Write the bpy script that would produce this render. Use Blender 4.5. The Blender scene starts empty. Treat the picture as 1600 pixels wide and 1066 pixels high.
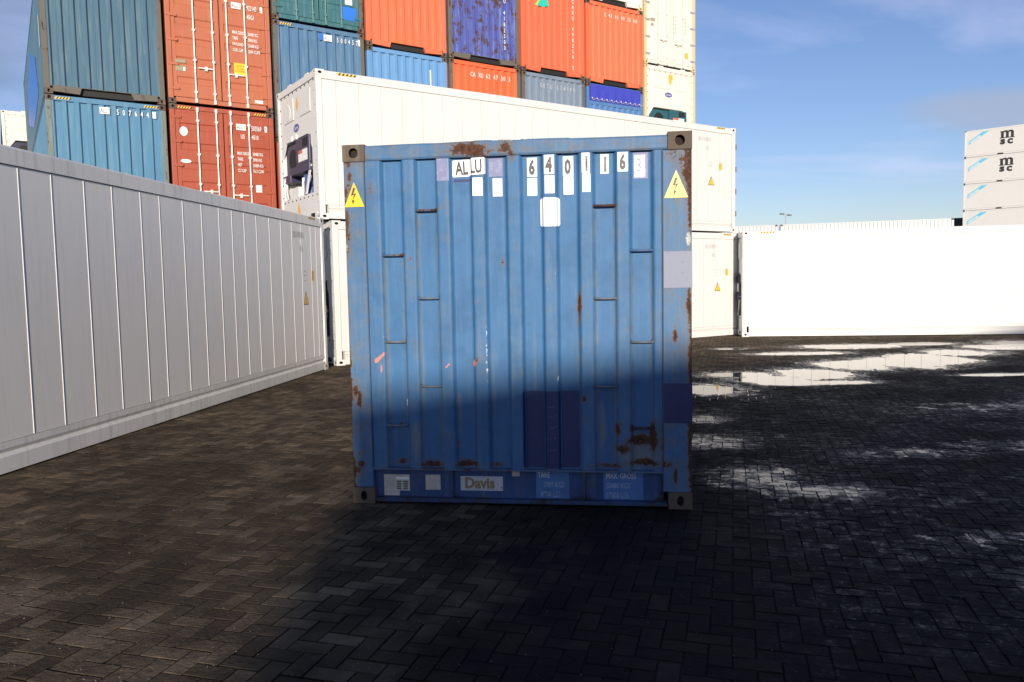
import bpy, bmesh, math, random
import numpy as np
from mathutils import Vector, Matrix
random.seed(7); np.random.seed(7)
R = math.radians
scn = bpy.context.scene
C = scn.collection

# ------------------------------------------------------------------ camera
SUN_EL = R(9.6)
SUN_AZ = R(3.0)          # the sun stands behind the camera, a touch to the right
cd = bpy.data.cameras.new('camera'); cam = bpy.data.objects.new('camera', cd); C.objects.link(cam)
cd.sensor_width = 36; cd.lens = 1209.94 / 1600 * 36; cd.clip_start = .05; cd.clip_end = 3000
pit, rol = .0745, -.0179
Fv = Vector((0, math.cos(pit), -math.sin(pit))); Uv = Vector((0, math.sin(pit), math.cos(pit))); Rv = Vector((1, 0, 0))
cr, sr = math.cos(rol), math.sin(rol)
Rc = Rv * cr + Uv * sr; Uc = -Rv * sr + Uv * cr
m = Matrix((Rc, Uc, -Fv)).transposed().to_4x4(); m.translation = (0, 0, 1.5958)
cam.matrix_world = m
scn.camera = cam

# ------------------------------------------------------------------ light, sky
sd = bpy.data.lights.new('sun', 'SUN'); so = bpy.data.objects.new('sun', sd); C.objects.link(so)
sd.energy = 5.0; sd.angle = R(.7); sd.color = (1, .895, .755)
tosun = Vector((math.sin(SUN_AZ) * math.cos(SUN_EL), -math.cos(SUN_AZ) * math.cos(SUN_EL), math.sin(SUN_EL)))
so.rotation_euler = tosun.to_track_quat('Z', 'Y').to_euler(); so.location = tosun * 100
w = bpy.data.worlds.new('World'); scn.world = w; w.use_nodes = True
nt = w.node_tree; N = nt.nodes; Lk = nt.links; N.clear()
def wn(t, **k):
    n = N.new(t)
    for a, b in k.items(): setattr(n, a, b)
    return n
sky = wn('ShaderNodeTexSky', sky_type='NISHITA', sun_disc=False)
sky.sun_elevation = SUN_EL; sky.sun_rotation = math.pi - SUN_AZ
sky.altitude = 0; sky.air_density = 1.0; sky.dust_density = .2; sky.ozone_density = 2.7
tc = wn('ShaderNodeTexCoord'); sep = wn('ShaderNodeSeparateXYZ'); Lk.new(tc.outputs['Generated'], sep.inputs[0])
zm = wn('ShaderNodeMath', operation='MAXIMUM'); Lk.new(sep.outputs[2], zm.inputs[0]); zm.inputs[1].default_value = 0
za = wn('ShaderNodeMath', operation='ADD'); Lk.new(zm.outputs[0], za.inputs[0]); za.inputs[1].default_value = .16
dv = wn('ShaderNodeVectorMath', operation='DIVIDE'); Lk.new(tc.outputs['Generated'], dv.inputs[0])
cb = wn('ShaderNodeCombineXYZ')
for i in range(3): Lk.new(za.outputs[0], cb.inputs[i])
Lk.new(cb.outputs[0], dv.inputs[1])
mp = wn('ShaderNodeMapping'); mp.inputs['Scale'].default_value = (.55, .95, .5); mp.inputs['Rotation'].default_value = (0, 0, R(18)); mp.inputs['Location'].default_value = (3.1, 1.2, 0)
Lk.new(dv.outputs[0], mp.inputs[0])
no = wn('ShaderNodeTexNoise'); no.inputs['Scale'].default_value = 1.1; no.inputs['Detail'].default_value = 9; no.inputs['Roughness'].default_value = .55; no.inputs['Distortion'].default_value = .4
Lk.new(mp.outputs[0], no.inputs['Vector'])
rp = wn('ShaderNodeValToRGB'); rp.color_ramp.elements[0].position = .53; rp.color_ramp.elements[0].color = (0, 0, 0, 1)
rp.color_ramp.elements[1].position = .88; rp.color_ramp.elements[1].color = (.75, .75, .75, 1)
Lk.new(no.outputs['Fac'], rp.inputs[0])
mixc = wn('ShaderNodeMixRGB'); Lk.new(rp.outputs[0], mixc.inputs[0]); Lk.new(sky.outputs[0], mixc.inputs[1]); mixc.inputs[2].default_value = (5.6, 6.0, 6.8, 1)
def cloud_bank(prev, u0, e0, ru, re, col, amt):
    sm = lambda op, a, b: (lambda n: ([Lk.new(v, n.inputs[i]) if isinstance(v, bpy.types.NodeSocket) else setattr(n.inputs[i], 'default_value', v) for i, v in enumerate((a, b))], n.outputs[0])[1])(wn('ShaderNodeMath', operation=op))
    yy = sm('MAXIMUM', sep.outputs[1], .05)
    u = sm('DIVIDE', sep.outputs[0], yy); e = sm('DIVIDE', sep.outputs[2], yy)
    du = sm('POWER', sm('ABSOLUTE', sm('DIVIDE', sm('SUBTRACT', u, u0), ru), 0), 2.0); de = sm('POWER', sm('ABSOLUTE', sm('DIVIDE', sm('SUBTRACT', e, e0), re), 0), 2.0)
    d = sm('ADD', sm('ADD', du, de), sm('MULTIPLY', sm('SUBTRACT', no.outputs['Fac'], .5), 3.2))
    mr = wn('ShaderNodeMapRange'); mr.interpolation_type = 'SMOOTHSTEP'; Lk.new(d, mr.inputs[0]); mr.inputs[1].default_value = 1.3; mr.inputs[2].default_value = 0.0; mr.inputs[3].default_value = 0; mr.inputs[4].default_value = amt
    mx = wn('ShaderNodeMixRGB'); Lk.new(mr.outputs[0], mx.inputs[0]); Lk.new(prev, mx.inputs[1]); mx.inputs[2].default_value = col
    return mx.outputs[0]
cl = cloud_bank(mixc.outputs[0], .63, .205, .14, .032, (2.8, 3.55, 3.9, 1), .75)
cl = cloud_bank(cl, -.72, .36, .20, .16, (1.8, 2.4, 2.8, 1), .85)
bg = wn('ShaderNodeBackground'); bg.inputs['Strength'].default_value = .118
tn = wn('ShaderNodeMixRGB', blend_type='MULTIPLY'); tn.inputs[0].default_value = 1; Lk.new(cl, tn.inputs[1]); tn.inputs[2].default_value = (1.06, .965, 1.16, 1)
Lk.new(tn.outputs[0], bg.inputs[0])
ow = wn('ShaderNodeOutputWorld'); Lk.new(bg.outputs[0], ow.inputs[0])
scn.view_settings.view_transform = 'Standard'; scn.view_settings.look = 'None'
scn.view_settings.exposure = .24; scn.view_settings.gamma = 1; scn.view_settings.use_curve_mapping = False
scn.cycles.max_bounces = 6; scn.cycles.diffuse_bounces = 3; scn.cycles.glossy_bounces = 3

# ------------------------------------------------------------------ materials
class NT:
    def __init__(s, name):
        s.m = bpy.data.materials.new(name); s.m.use_nodes = True; s.t = s.m.node_tree
        s.b = s.t.nodes['Principled BSDF']
    def n(s, t, **k):
        o = s.t.nodes.new(t)
        for a, b in k.items():
            if a in ('operation', 'blend_type', 'attribute_name', 'attribute_type', 'data_type', 'noise_dimensions', 'feature'): setattr(o, a, b)
            else: s.set(o, a, b)
        return o
    def set(s, o, a, b):
        i = o.inputs[int(a[1:])] if a[0] == 'i' and a[1:].isdigit() else o.inputs[a]
        if isinstance(b, bpy.types.NodeSocket): s.t.links.new(b, i)
        else: i.default_value = b
    def coord(s, scale=(1, 1, 1), off=True):
        t = s.n('ShaderNodeTexCoord'); v = t.outputs['Object']
        if off:
            oi = s.n('ShaderNodeObjectInfo'); mu = s.math('MULTIPLY', oi.outputs['Random'], 37.0)
            ad = s.t.nodes.new('ShaderNodeVectorMath'); ad.operation = 'ADD'; s.t.links.new(v, ad.inputs[0]); s.t.links.new(mu, ad.inputs[1]); v = ad.outputs[0]
        mp = s.t.nodes.new('ShaderNodeMapping'); s.t.links.new(v, mp.inputs[0]); mp.inputs['Scale'].default_value = scale
        return mp.outputs[0]
    def math(s, op, a, b=0.0, c=None, clamp=False):
        o = s.t.nodes.new('ShaderNodeMath'); o.operation = op; o.use_clamp = clamp
        for i, v in enumerate((a, b) if c is None else (a, b, c)):
            if isinstance(v, bpy.types.NodeSocket): s.t.links.new(v, o.inputs[i])
            else: o.inputs[i].default_value = v
        return o.outputs[0]
    def noise(s, vec, scale, detail=4, rough=.55):
        o = s.t.nodes.new('ShaderNodeTexNoise'); s.t.links.new(vec, o.inputs['Vector'])
        o.inputs['Scale'].default_value = scale; o.inputs['Detail'].default_value = detail; o.inputs['Roughness'].default_value = rough
        return o.outputs['Fac']
    def smooth(s, v, a, b):
        o = s.t.nodes.new('ShaderNodeMapRange'); o.interpolation_type = 'SMOOTHSTEP'
        s.t.links.new(v, o.inputs[0]); o.inputs[1].default_value = a; o.inputs[2].default_value = b
        return o.outputs[0]
    def mix(s, f, a, b, mode='MIX'):
        o = s.t.nodes.new('ShaderNodeMixRGB'); o.blend_type = mode
        for i, v in enumerate((f, a, b)):
            if isinstance(v, bpy.types.NodeSocket): s.t.links.new(v, o.inputs[i])
            else: o.inputs[i].default_value = v if i == 0 else (tuple(v) + (1,) if len(v) == 3 else v)
        return o.outputs[0]
    def attr(s, name):
        o = s.t.nodes.new('ShaderNodeAttribute'); o.attribute_name = name; return o.outputs['Fac']
    def bump(s, h, strength, dist=.01):
        o = s.t.nodes.new('ShaderNodeBump'); s.t.links.new(h, o.inputs['Height']); o.inputs['Strength'].default_value = strength; o.inputs['Distance'].default_value = dist
        s.t.links.new(o.outputs[0], s.b.inputs['Normal'])
    def out(s, col, rough, spec=.5, metal=0.0):
        s.set(s.b, 'Base Color', col if isinstance(col, bpy.types.NodeSocket) else tuple(col) + (1,))
        s.set(s.b, 'Roughness', rough); s.set(s.b, 'Metallic', metal); s.set(s.b, 'Specular IOR Level', spec)
        return s.m
MC = {}
RUST1, RUST2 = (.105, .045, .024), (.045, .022, .016)
def paint(name, col, rust=.3, fade=.3, rough=.45, fadecol=None, dirt=.25):
    """old container paint: streaked, faded, with rust spots; strength of each is an argument"""
    if name in MC: return MC[name]
    s = NT(name); v = s.coord((1, 1, 1)); vs = s.coord((7, 7, .55))
    st = s.noise(vs, 2.2, 5); big = s.noise(v, 1.3, 5, .6); fine = s.noise(v, 26, 6, .65)
    fc = fadecol or tuple(min(1, c * .75 + .13) for c in col)
    c = s.mix(s.math('MULTIPLY', s.smooth(st, .45, .72), fade), col, fc)
    c = s.mix(s.math('MULTIPLY', s.smooth(big, .5, .8), dirt), c, tuple(x * .55 + .01 for x in col))
    rn = s.math('ADD', s.math('MULTIPLY', s.noise(v, 4.3, 6, .7), .6), s.math('MULTIPLY', s.noise(vs, 4.5, 4), .4))
    rm = s.smooth(rn, .70 - .16 * rust, .745 - .16 * rust)
    c = s.mix(rm, c, s.mix(fine, RUST2, RUST1))
    s.bump(s.math('ADD', s.math('MULTIPLY', fine, .25), s.math('MULTIPLY', rm, -.5)), .12, .006)
    MC[name] = s.out(c, s.math('ADD', s.math('MULTIPLY', rm, .4), rough)); return MC[name]
def flat(name, col, rough=.5, spec=.5, metal=0.0, var=.12):
    if name in MC: return MC[name]
    s = NT(name); v = s.coord(); n = s.noise(v, 9, 5, .6)
    c = s.mix(s.math('MULTIPLY', s.smooth(n, .35, .75), var), col, tuple(x * .5 for x in col))
    MC[name] = s.out(c, rough, spec, metal); return MC[name]
BLACK = flat('black_rubber_and_openings', (.012, .012, .012), .7)
DARKHOLE = flat('shaded_rusty_inside', (.018, .012, .010), .9)  # rust tone blackened to stand in for shade inside the casting holes
WHITEPRINT = flat('white_print', (.78, .78, .76), .5)
GREYPRINT = flat('grey_print', (.33, .33, .34), .5)
BLACKPRINT = flat('black_print', (.035, .035, .04), .5)
YELLOW = flat('yellow_print', (.85, .52, .03), .45)
ORANGEY = flat('orange_yellow_print', (.80, .42, .05), .5)
GALV = flat('galvanised_steel', (.72, .70, .64), .45, .5, .15, .35)
RUSTY = paint('rusty_post', (.115, .10, .08), .85, .6, .7, (.09, .12, .12))
RUSTYCAST = paint('rusty_casting', (.10, .07, .05), 1.0, .5, .75)
WHITE = paint('white_reefer_paint', (.645, .635, .615), .0, .25, .5, (.56, .54, .49), .15)
GREYW = paint('grey_reefer_paint', (.84, .81, .765), -.1, .5, .45, (.74, .715, .68), .10)
GREYRAIL = paint('grey_reefer_rail', (.80, .775, .735), .0, .6, .4, (.55, .54, .52), .25)
SEAMW = flat('white_seam', (.40, .385, .35), .6)
SEAMG = flat('grey_seam', (.72, .70, .67), .6)
CREAM = paint('cream_reefer_paint', (.70, .68, .61), .2, .5, .4, (.66, .56, .38), .12)
MSCW = paint('aged_white_paint', (.60, .60, .59), .08, .4, .5, (.55, .52, .46), .08)

# ------------------------------------------------------------------ mesh helpers
class MB:
    def __init__(s): s.v = []; s.f = []; s.m = []; s.ch = []
    def add(s, vs, fs, m=0):
        b = len(s.v); s.v += [tuple(p) for p in vs]; s.ch.append((vs, fs, m))
        for f in fs: s.f.append(tuple(i + b for i in f)); s.m.append(m)
        return s
    def box(s, x0, x1, y0, y1, z0, z1, m=0):
        return s.add([(x0, y0, z0), (x1, y0, z0), (x1, y1, z0), (x0, y1, z0), (x0, y0, z1), (x1, y0, z1), (x1, y1, z1), (x0, y1, z1)],
                     [(0, 3, 2, 1), (4, 5, 6, 7), (0, 1, 5, 4), (1, 2, 6, 5), (2, 3, 7, 6), (3, 0, 4, 7)], m)
    def prism(s, poly, ax, a, b, m=0):
        """extrude a 2d polygon along axis ax (0 x, 1 y, 2 z) from a to b"""
        def P(u, v, w): return {0: (w, u, v), 1: (u, w, v), 2: (u, v, w)}[ax]
        n = len(poly); vs = [P(u, v, a) for u, v in poly] + [P(u, v, b) for u, v in poly]
        fs = [tuple(range(n))[::-1], tuple(range(n, 2 * n))] + [(i, (i + 1) % n, n + (i + 1) % n, n + i) for i in range(n)]
        return s.add(vs, fs, m)
    def tube(s, p0, p1, r, n=10, m=0, r2=None):
        p0, p1 = Vector(p0), Vector(p1); d = (p1 - p0).normalized(); q = d.to_track_quat('Z', 'Y')
        r2 = r if r2 is None else r2
        vs = [p0 + q @ Vector((math.cos(t) * r, math.sin(t) * r, 0)) for t in [2 * math.pi * i / n for i in range(n)]]
        vs += [p1 + q @ Vector((math.cos(t) * r2, math.sin(t) * r2, 0)) for t in [2 * math.pi * i / n for i in range(n)]]
        return s.add(vs, [tuple(range(n))[::-1], tuple(range(n, 2 * n))] + [(i, (i + 1) % n, n + (i + 1) % n, n + i) for i in range(n)], m)
    def mesh(s, name, mats):
        me = bpy.data.meshes.new(name); me.from_pydata(s.v, [], s.f)
        for m_ in mats: me.materials.append(m_)
        if max(s.m, default=0) > 0: me.polygons.foreach_set('material_index', s.m)
        me.update(); return me
    def each(s, name, mats, parent=None, **k):
        for vs, fs, m in s.ch:
            MB().add(vs, fs, m).build(name, mats, parent, **k)
    def build(s, name, mats, parent=None, **k):
        if not isinstance(mats, (list, tuple)): mats = [mats]
        return link(name, s.mesh(name, mats), parent, **k)
def link(name, me, parent=None, label=None, kind=None, loc=None, bevel=0):
    o = bpy.data.objects.new(name, me); C.objects.link(o)
    if parent is not None: o.parent = parent
    if label: o['label'] = label
    if kind: o['kind'] = kind
    if loc: o.location = loc
    if bevel:
        b = o.modifiers.new('bevel', 'BEVEL'); b.width = bevel; b.segments = 2; b.limit_method = 'ANGLE'; b.angle_limit = R(40)
    return o
def thing(name, label, cat, loc=(0, 0, 0), rz=0.0, group=None):
    o = bpy.data.objects.new(name, None); C.objects.link(o); o.empty_display_size = .3
    o.location = loc; o.rotation_euler = (0, 0, rz); o['label'] = label; o['category'] = cat
    if group: o['group'] = group
    return o
def text_mesh(s, size, xs=.72, bold=0.0, align='LEFT', sp=1.0):
    cu = bpy.data.curves.new('lettering', 'FONT'); cu.body = s; cu.size = size; cu.offset = bold; cu.align_x = align
    cu.space_character = sp; cu.resolution_u = 2
    ob = bpy.data.objects.new('tmp_text', cu); C.objects.link(ob)
    dg = bpy.context.evaluated_depsgraph_get()
    me = bpy.data.meshes.new_from_object(ob.evaluated_get(dg)); bpy.data.objects.remove(ob)
    return [(v.co.x * xs, v.co.y) for v in me.vertices], [tuple(p.vertices) for p in me.polygons]
TC = {}
def text(s, size, x, z, depth, mat, parent, side='front', xs=.72, bold=0.0, align='LEFT', sp=1.0, rot=0.0, fn=None, name='lettering', label=None):
    """flat print: side 'front' lies in the xz plane at y=depth; side 'flank' in the yz plane at x=depth"""
    key = (s, size, xs, bold, align, sp)
    if key not in TC: TC[key] = text_mesh(*key)
    vs, fs = TC[key]; c, k = math.cos(rot), math.sin(rot)
    P = [(x + a * c - b * k, z + a * k + b * c) for a, b in vs]
    if fn:
        bm = bmesh.new(); bv = [bm.verts.new((a, 0, b)) for a, b in P]
        for f in fs:
            try: bm.faces.new([bv[i] for i in f])
            except ValueError: pass
        xs_ = [a for a, b in P]; q = min(xs_)
        while q < max(xs_):
            bmesh.ops.bisect_plane(bm, geom=bm.verts[:] + bm.edges[:] + bm.faces[:], plane_co=(q, 0, 0), plane_no=(1, 0, 0)); q += .005
        bm.verts.index_update(); P = [(v.co.x, v.co.z) for v in bm.verts]; fs = [tuple(v.index for v in f.verts) for f in bm.faces]; bm.free()
    if fn: V = [fn(a, b) for a, b in P]
    elif side == 'front': V = [(a, depth, b) for a, b in P]
    else: V = [(depth, a, b) for a, b in P]
    me = bpy.data.meshes.new(name); me.from_pydata(V, [], fs); me.materials.append(mat)
    return link(name, me, parent, label=label)

W, LEN = 2.438, 12.192
HW = W / 2
def ringface(mb, c, u, v, n, ew, eh, hw, hh, depth=.05, m=0, mh=1):
    """rectangular face (half sizes ew, eh) with an oval hole and its tube; n is the inward normal"""
    c, u, v, n = map(Vector, (c, u, v, n)); o, q = [], []
    pts = [(1, 0), (1, .5), (1, 1), (.5, 1), (0, 1), (-.5, 1), (-1, 1), (-1, .5), (-1, 0), (-1, -.5), (-1, -1), (-.5, -1), (0, -1), (.5, -1), (1, -1), (1, -.5)]
    for a, b in pts:
        o.append(c + u * a * ew + v * b * eh); t = math.atan2(b, a); q.append(c + u * math.cos(t) * hw + v * math.sin(t) * hh)
    k = 16; vs = o + q + [p + n * depth for p in q]
    mb.add(vs, [(i, (i + 1) % k, k + (i + 1) % k, k + i) for i in range(k)], m)
    mb.add(vs[k:], [(i, (i + 1) % k, k + (i + 1) % k, k + i) for i in range(k)] + [tuple(range(k, 2 * k))], mh)
def casting_mesh(sx, sy, top, mat):
    key = ('cast', sx, sy, top, mat.name)
    if key in TC: return TC[key]
    mb = MB(); w_, l_, h_ = .162, .178, .118
    x0, x1 = sorted((0, -sx * w_)); y0, y1 = sorted((0, -sy * l_))
    cx, cy = (x0 + x1) / 2, (y0 + y1) / 2
    g = .0
    V = [(x0, y0, 0), (x1, y0, 0), (x1, y1, 0), (x0, y1, 0), (x0, y0, h_), (x1, y0, h_), (x1, y1, h_), (x0, y1, h_)]
    mb.add(V, [(0, 3, 2, 1), (4, 5, 6, 7)])
    hv = .036; hh = .034 if top else .024
    ringface(mb, (cx, 0, h_ / 2), (1, 0, 0), (0, 0, 1), (0, -sy, 0), w_ / 2, h_ / 2, hh, hv)
    mb.add(V, [(2, 3, 7, 6)] if sy < 0 else [(0, 1, 5, 4)])
    ringface(mb, (0, cy, h_ / 2), (0, 1, 0), (0, 0, 1), (-sx, 0, 0), l_ / 2, h_ / 2, .04, .027)
    mb.add(V, [(3, 0, 4, 7)] if sx > 0 else [(1, 2, 6, 5)])
    TC[key] = mb.mesh('corner_casting', [mat, DARKHOLE]); return TC[key]
def castings(t, H, L, mat):
    for sx in (-1, 1):
        for sy in (-1, 1):
            for top in (0, 1):
                link('corner_casting', casting_mesh(sx, sy, top, mat), t, loc=(sx * HW, 0 if sy < 0 else L, (H - .118) if top else 0))
def corr(mb, a0, a1, z0, z1, d0, depth, period, mk, flat_out=.34, slope=.14, mtl=0):
    """trapezoidal corrugation running along a; mk(a, d, z) -> point; d0 outer face, going in by depth"""
    prof = [(a0, 0)]; n = max(1, round((a1 - a0) / period)); p = (a1 - a0) / n
    for i in range(n):
        b = a0 + i * p; fo = flat_out / 2 * p; sl = slope * p
        prof += [(b + fo, 0), (b + fo + sl, depth), (b + p - fo - sl, depth), (b + p - fo, 0)]
    prof.append((a1, 0))
    vs = [mk(a, d0 + d, z) for z in (z0, z1) for a, d in prof]; k = len(prof)
    mb.add(vs, [(i, i + 1, k + i + 1, k + i) for i in range(k - 1)], mtl)
    return prof
def stripes(t, x0, x1, z, y, side='front', h=.045, n=5):
    mb = MB(); w_ = (x1 - x0) / n
    for i in range(n * 2):
        a = x0 + i * w_ / 2; b = a + w_ / 2; s = h * .7
        P = [(a, z), (b, z), (b + s, z + h), (a + s, z + h)]
        V = [(p, y, q) for p, q in P] if side == 'front' else [(y, p, q) for p, q in P]
        mb.add(V, [(0, 1, 2, 3)], i % 2)
    mb.build('hazard_stripe', [YELLOW, BLACKPRINT], t)

# ------------------------------------------------------------------ dry containers
def dry(label, x, y, z, rz, H, body, post=None, end='wall', group='containers in the tall stack behind', extras=None, detail=True, depth=.045, cast=None, barmat=None, name='shipping_container', tarp=False):
    t = thing(name, label, 'container', (x, y, z), rz, group)
    post = post or body; cast = cast or RUSTYCAST; g = .012
    castings(t, H, LEN, cast)
    for sx in (-1, 1):
        for y0, y1 in ((0, .11), (LEN - .11, LEN)):
            a, b = sorted((sx * (HW - .003), sx * (HW - .115)))
            MB().box(a, b, y0 + .003, y1 - .003, .118, H - .118).build('corner_post', post, t, bevel=.008)
        a, b = sorted((sx * (HW - .006), sx * (HW - .07)))
        MB().box(a, b, .178, LEN - .178, H - .07, H - g).build('top_rail', body, t)
        MB().box(a, b, .178, LEN - .178, g, .15).build('bottom_rail', body, t)
        mb = MB(); corr(mb, .11, LEN - .11, .15, H - .07, 0, .036, .278, lambda a_, d, zz: (sx * (HW - .012 - d), a_, zz))
        mb.build('side_wall', body, t)
    MB().box(-HW + .05, HW - .05, .1, LEN - .1, H - .045, H - .02).build('roof', body, t)
    MB().box(-HW + .1, HW - .1, .1, LEN - .1, .1, .13).build('floor', BLACK, t)
    MB().box(-HW + .115, HW - .115, LEN - .06, LEN - .02, .02, H - .02).build('rear_door' if end == 'wall' else 'end_wall', body, t)
    if end == 'wall':
        MB().box(-HW + .162, HW - .162, .004, .09, H - .12, H - g).build('end_header', body, t)
        zt = H - .12; tz = 0
        if tarp:
            zt = H - .55
            MB().box(-HW + .115, HW - .115, .02, .09, H - .66, H - .55).build('end_header', body, t)
            tm = MB(); n = 22
            for i in range(n):
                a = -HW + .13 + i * (W - .26) / n; b = a + (W - .26) / n; d = .006 * math.sin(i * 1.7)
                tm.add([(a, -.012 + d, H - .5), (b, -.012 - d, H - .5), (b, -.02, H - .03), (a, -.02, H - .03)], [(0, 1, 2, 3)])
            tm.box(-HW + .13, HW - .13, .004, .01, H - .55, H - .03)
            tm.build('tarpaulin', TARP, t)
            rg = MB()
            for i in range(11):
                a = -HW + .2 + i * .205
                rg.tube((a, -.03, H - .47), (a, -.02, H - .47), .022, 8); rg.tube((a, -.028, H - .47), (a + .05, -.028, H - .53), .006, 5); rg.tube((a + .05, -.028, H - .53), (a + .2, -.028, H - .47), .006, 5)
            rg.build('lashing', GALV, t, kind='stuff')
            zt = H - .66
        mb = MB(); corr(mb, -HW + .115, HW - .115, .17, zt, .014, depth, .25, lambda a_, d, zz: (a_, d, zz), .33, .15)
        mb.build('end_wall', body, t)
        # bottom sill with the gooseneck tunnel mouth
        sl = MB(); sb = RUSTY if post is RUSTY else body
        sl.prism([(-HW + .165, .055), (-.54, .03), (-.50, .17), (-HW + .165, .17)], 1, .006, .09)
        sl.prism([(.56, .03), (HW - .165, .055), (HW - .165, .17), (.50, .17)], 1, .006, .09)
        sl.each('end_sill', sb, t)
        MB().box(-HW + .165, HW - .165, .008, .095, .1705, .184).build('end_sill', sb, t)
        MB().box(-.56, .56, .095, .8, .03, .17).build('gooseneck_tunnel_shade', BLACK, t)  # solid black block stands in for the shade inside the tunnel mouth
    else:
        doors(t, H, body, barmat or GALV)
    if extras: extras(t, H)
    return t
def doors(t, H, body, bar, reefer=False):
    MB().box(-HW + .115, HW - .115, .012, .09, H - .11, H - .012).build('end_header', body, t)
    MB().box(-HW + .165, HW - .165, .012, .09, .045, .15).build('door_sill', body, t)
    z0, z1 = .165, H - .12
    gk = MB()
    gk.box(-HW + .116, HW - .116, .075, .085, z0 - .012, z1 + .008); gk.build('gasket', BLACK, t)
    for s in (-1, 1):
        a, b = sorted((s * .012, s * (HW - .125))); dm = MB()
        if reefer: dm.box(a, b, .025, .05, z0, z1)
        else:
            nz = 5; zz = [z0 + .16 + i * (z1 - z0 - .32) / nz for i in range(nz + 1)]; prof = [(z0, 0)]
            for i in range(nz):
                p = zz[i + 1] - zz[i]; prof += [(zz[i] + .30 * p, 0), (zz[i] + .38 * p, .022), (zz[i] + .64 * p, .022), (zz[i] + .70 * p, 0)]
            prof.append((z1, 0))
            ea, eb = a + .09, b - .09; k = len(prof)
            dm.add([(xx, .028 + d, z_) for xx in (ea, eb) for z_, d in prof], [(i, k + i, k + i + 1, i + 1) for i in range(k - 1)])
            dm.box(a, ea, .022, .05, z0, z1); dm.box(eb, b, .022, .05, z0, z1)
            dm.box(ea, eb, .022, .05, z0, z0 + .06); dm.box(ea, eb, .022, .05, z1 - .06, z1)
        d = dm.build('door', body, t)
        for k_, q in enumerate((.17, .60)):
            xx = s * q; lb = MB(); lb.tube((xx, -.006, .06), (xx, -.006, H - .05), .017, 8)
            for zz_ in (.30, 1.05, 1.75, H - .35): lb.box(xx - .035, xx + .035, -.022, .024, zz_ - .025, zz_ + .025)
            for zz_ in (.10, H - .09): lb.box(xx - .028, xx + .028, -.028, .012, zz_ - .05, zz_ + .05)
            lb.build('locking_bar', bar, d)
            hb = MB(); e = xx + s * .36
            hz = .86 if s < 0 else .80
            hb.prism([(min(xx, e), hz), (max(xx, e), hz), (max(xx, e), hz + .028), (min(xx, e), hz + .028)], 1, -.035, -.022)
            hb.box((xx + e) / 2 - .03, (xx + e) / 2 + .03, -.03, .022, hz - .045, hz + .06)
            if k_ == 0: hb.build('handle', bar, d)
        hg = 5 if H > 2.7 else 4
        for i in range(hg):
            zz_ = z0 + .18 + i * (z1 - z0 - .36) / (hg - 1); x1_ = s * (HW - .02); x0_ = s * (HW - .25)
            a2, b2 = sorted((x0_, x1_))
            MB().box(a2, b2, -.008, .02, zz_ - .028, zz_ + .028).build('hinge', GREYPRINT if reefer else body, d)

# ------------------------------------------------------------------ refrigerated containers
SEAMS = [.15, .39, .66, 1.13, 1.55, 2.02, 2.48, 2.96, 3.38, 3.77, 4.16, 4.64, 5.11, 5.64, 6.03, 6.56, 7.02, 7.50, 7.93, 8.42, 8.9, 9.38, 9.86, 10.34, 10.82, 11.3, 11.78, 12.04]
RH = 2.896
def panel_mesh(kind, H, wid, mat, s):
    key = (kind, round(wid, 3), mat.name, s, H)
    if key in TC: return TC[key]
    mb = MB()
    if kind == 'p': mb.box(*sorted((0, -s * .03)), .0035, wid - .0035, .285, H - .182)
    else:
        mb.add([(0, -.005, .29), (s * .0045, -.002, .29), (s * .0045, .002, .29), (0, .005, .29), (0, -.005, H - .19), (s * .0045, -.002, H - .19), (s * .0045, .002, H - .19), (0, .005, H - .19)],
               [(0, 1, 5, 4), (1, 2, 6, 5), (2, 3, 7, 6), (0, 3, 2, 1), (4, 5, 6, 7)])
    TC[key] = mb.mesh('wall_panel' if kind == 'p' else 'seam_strip', [mat]); return TC[key]
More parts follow.
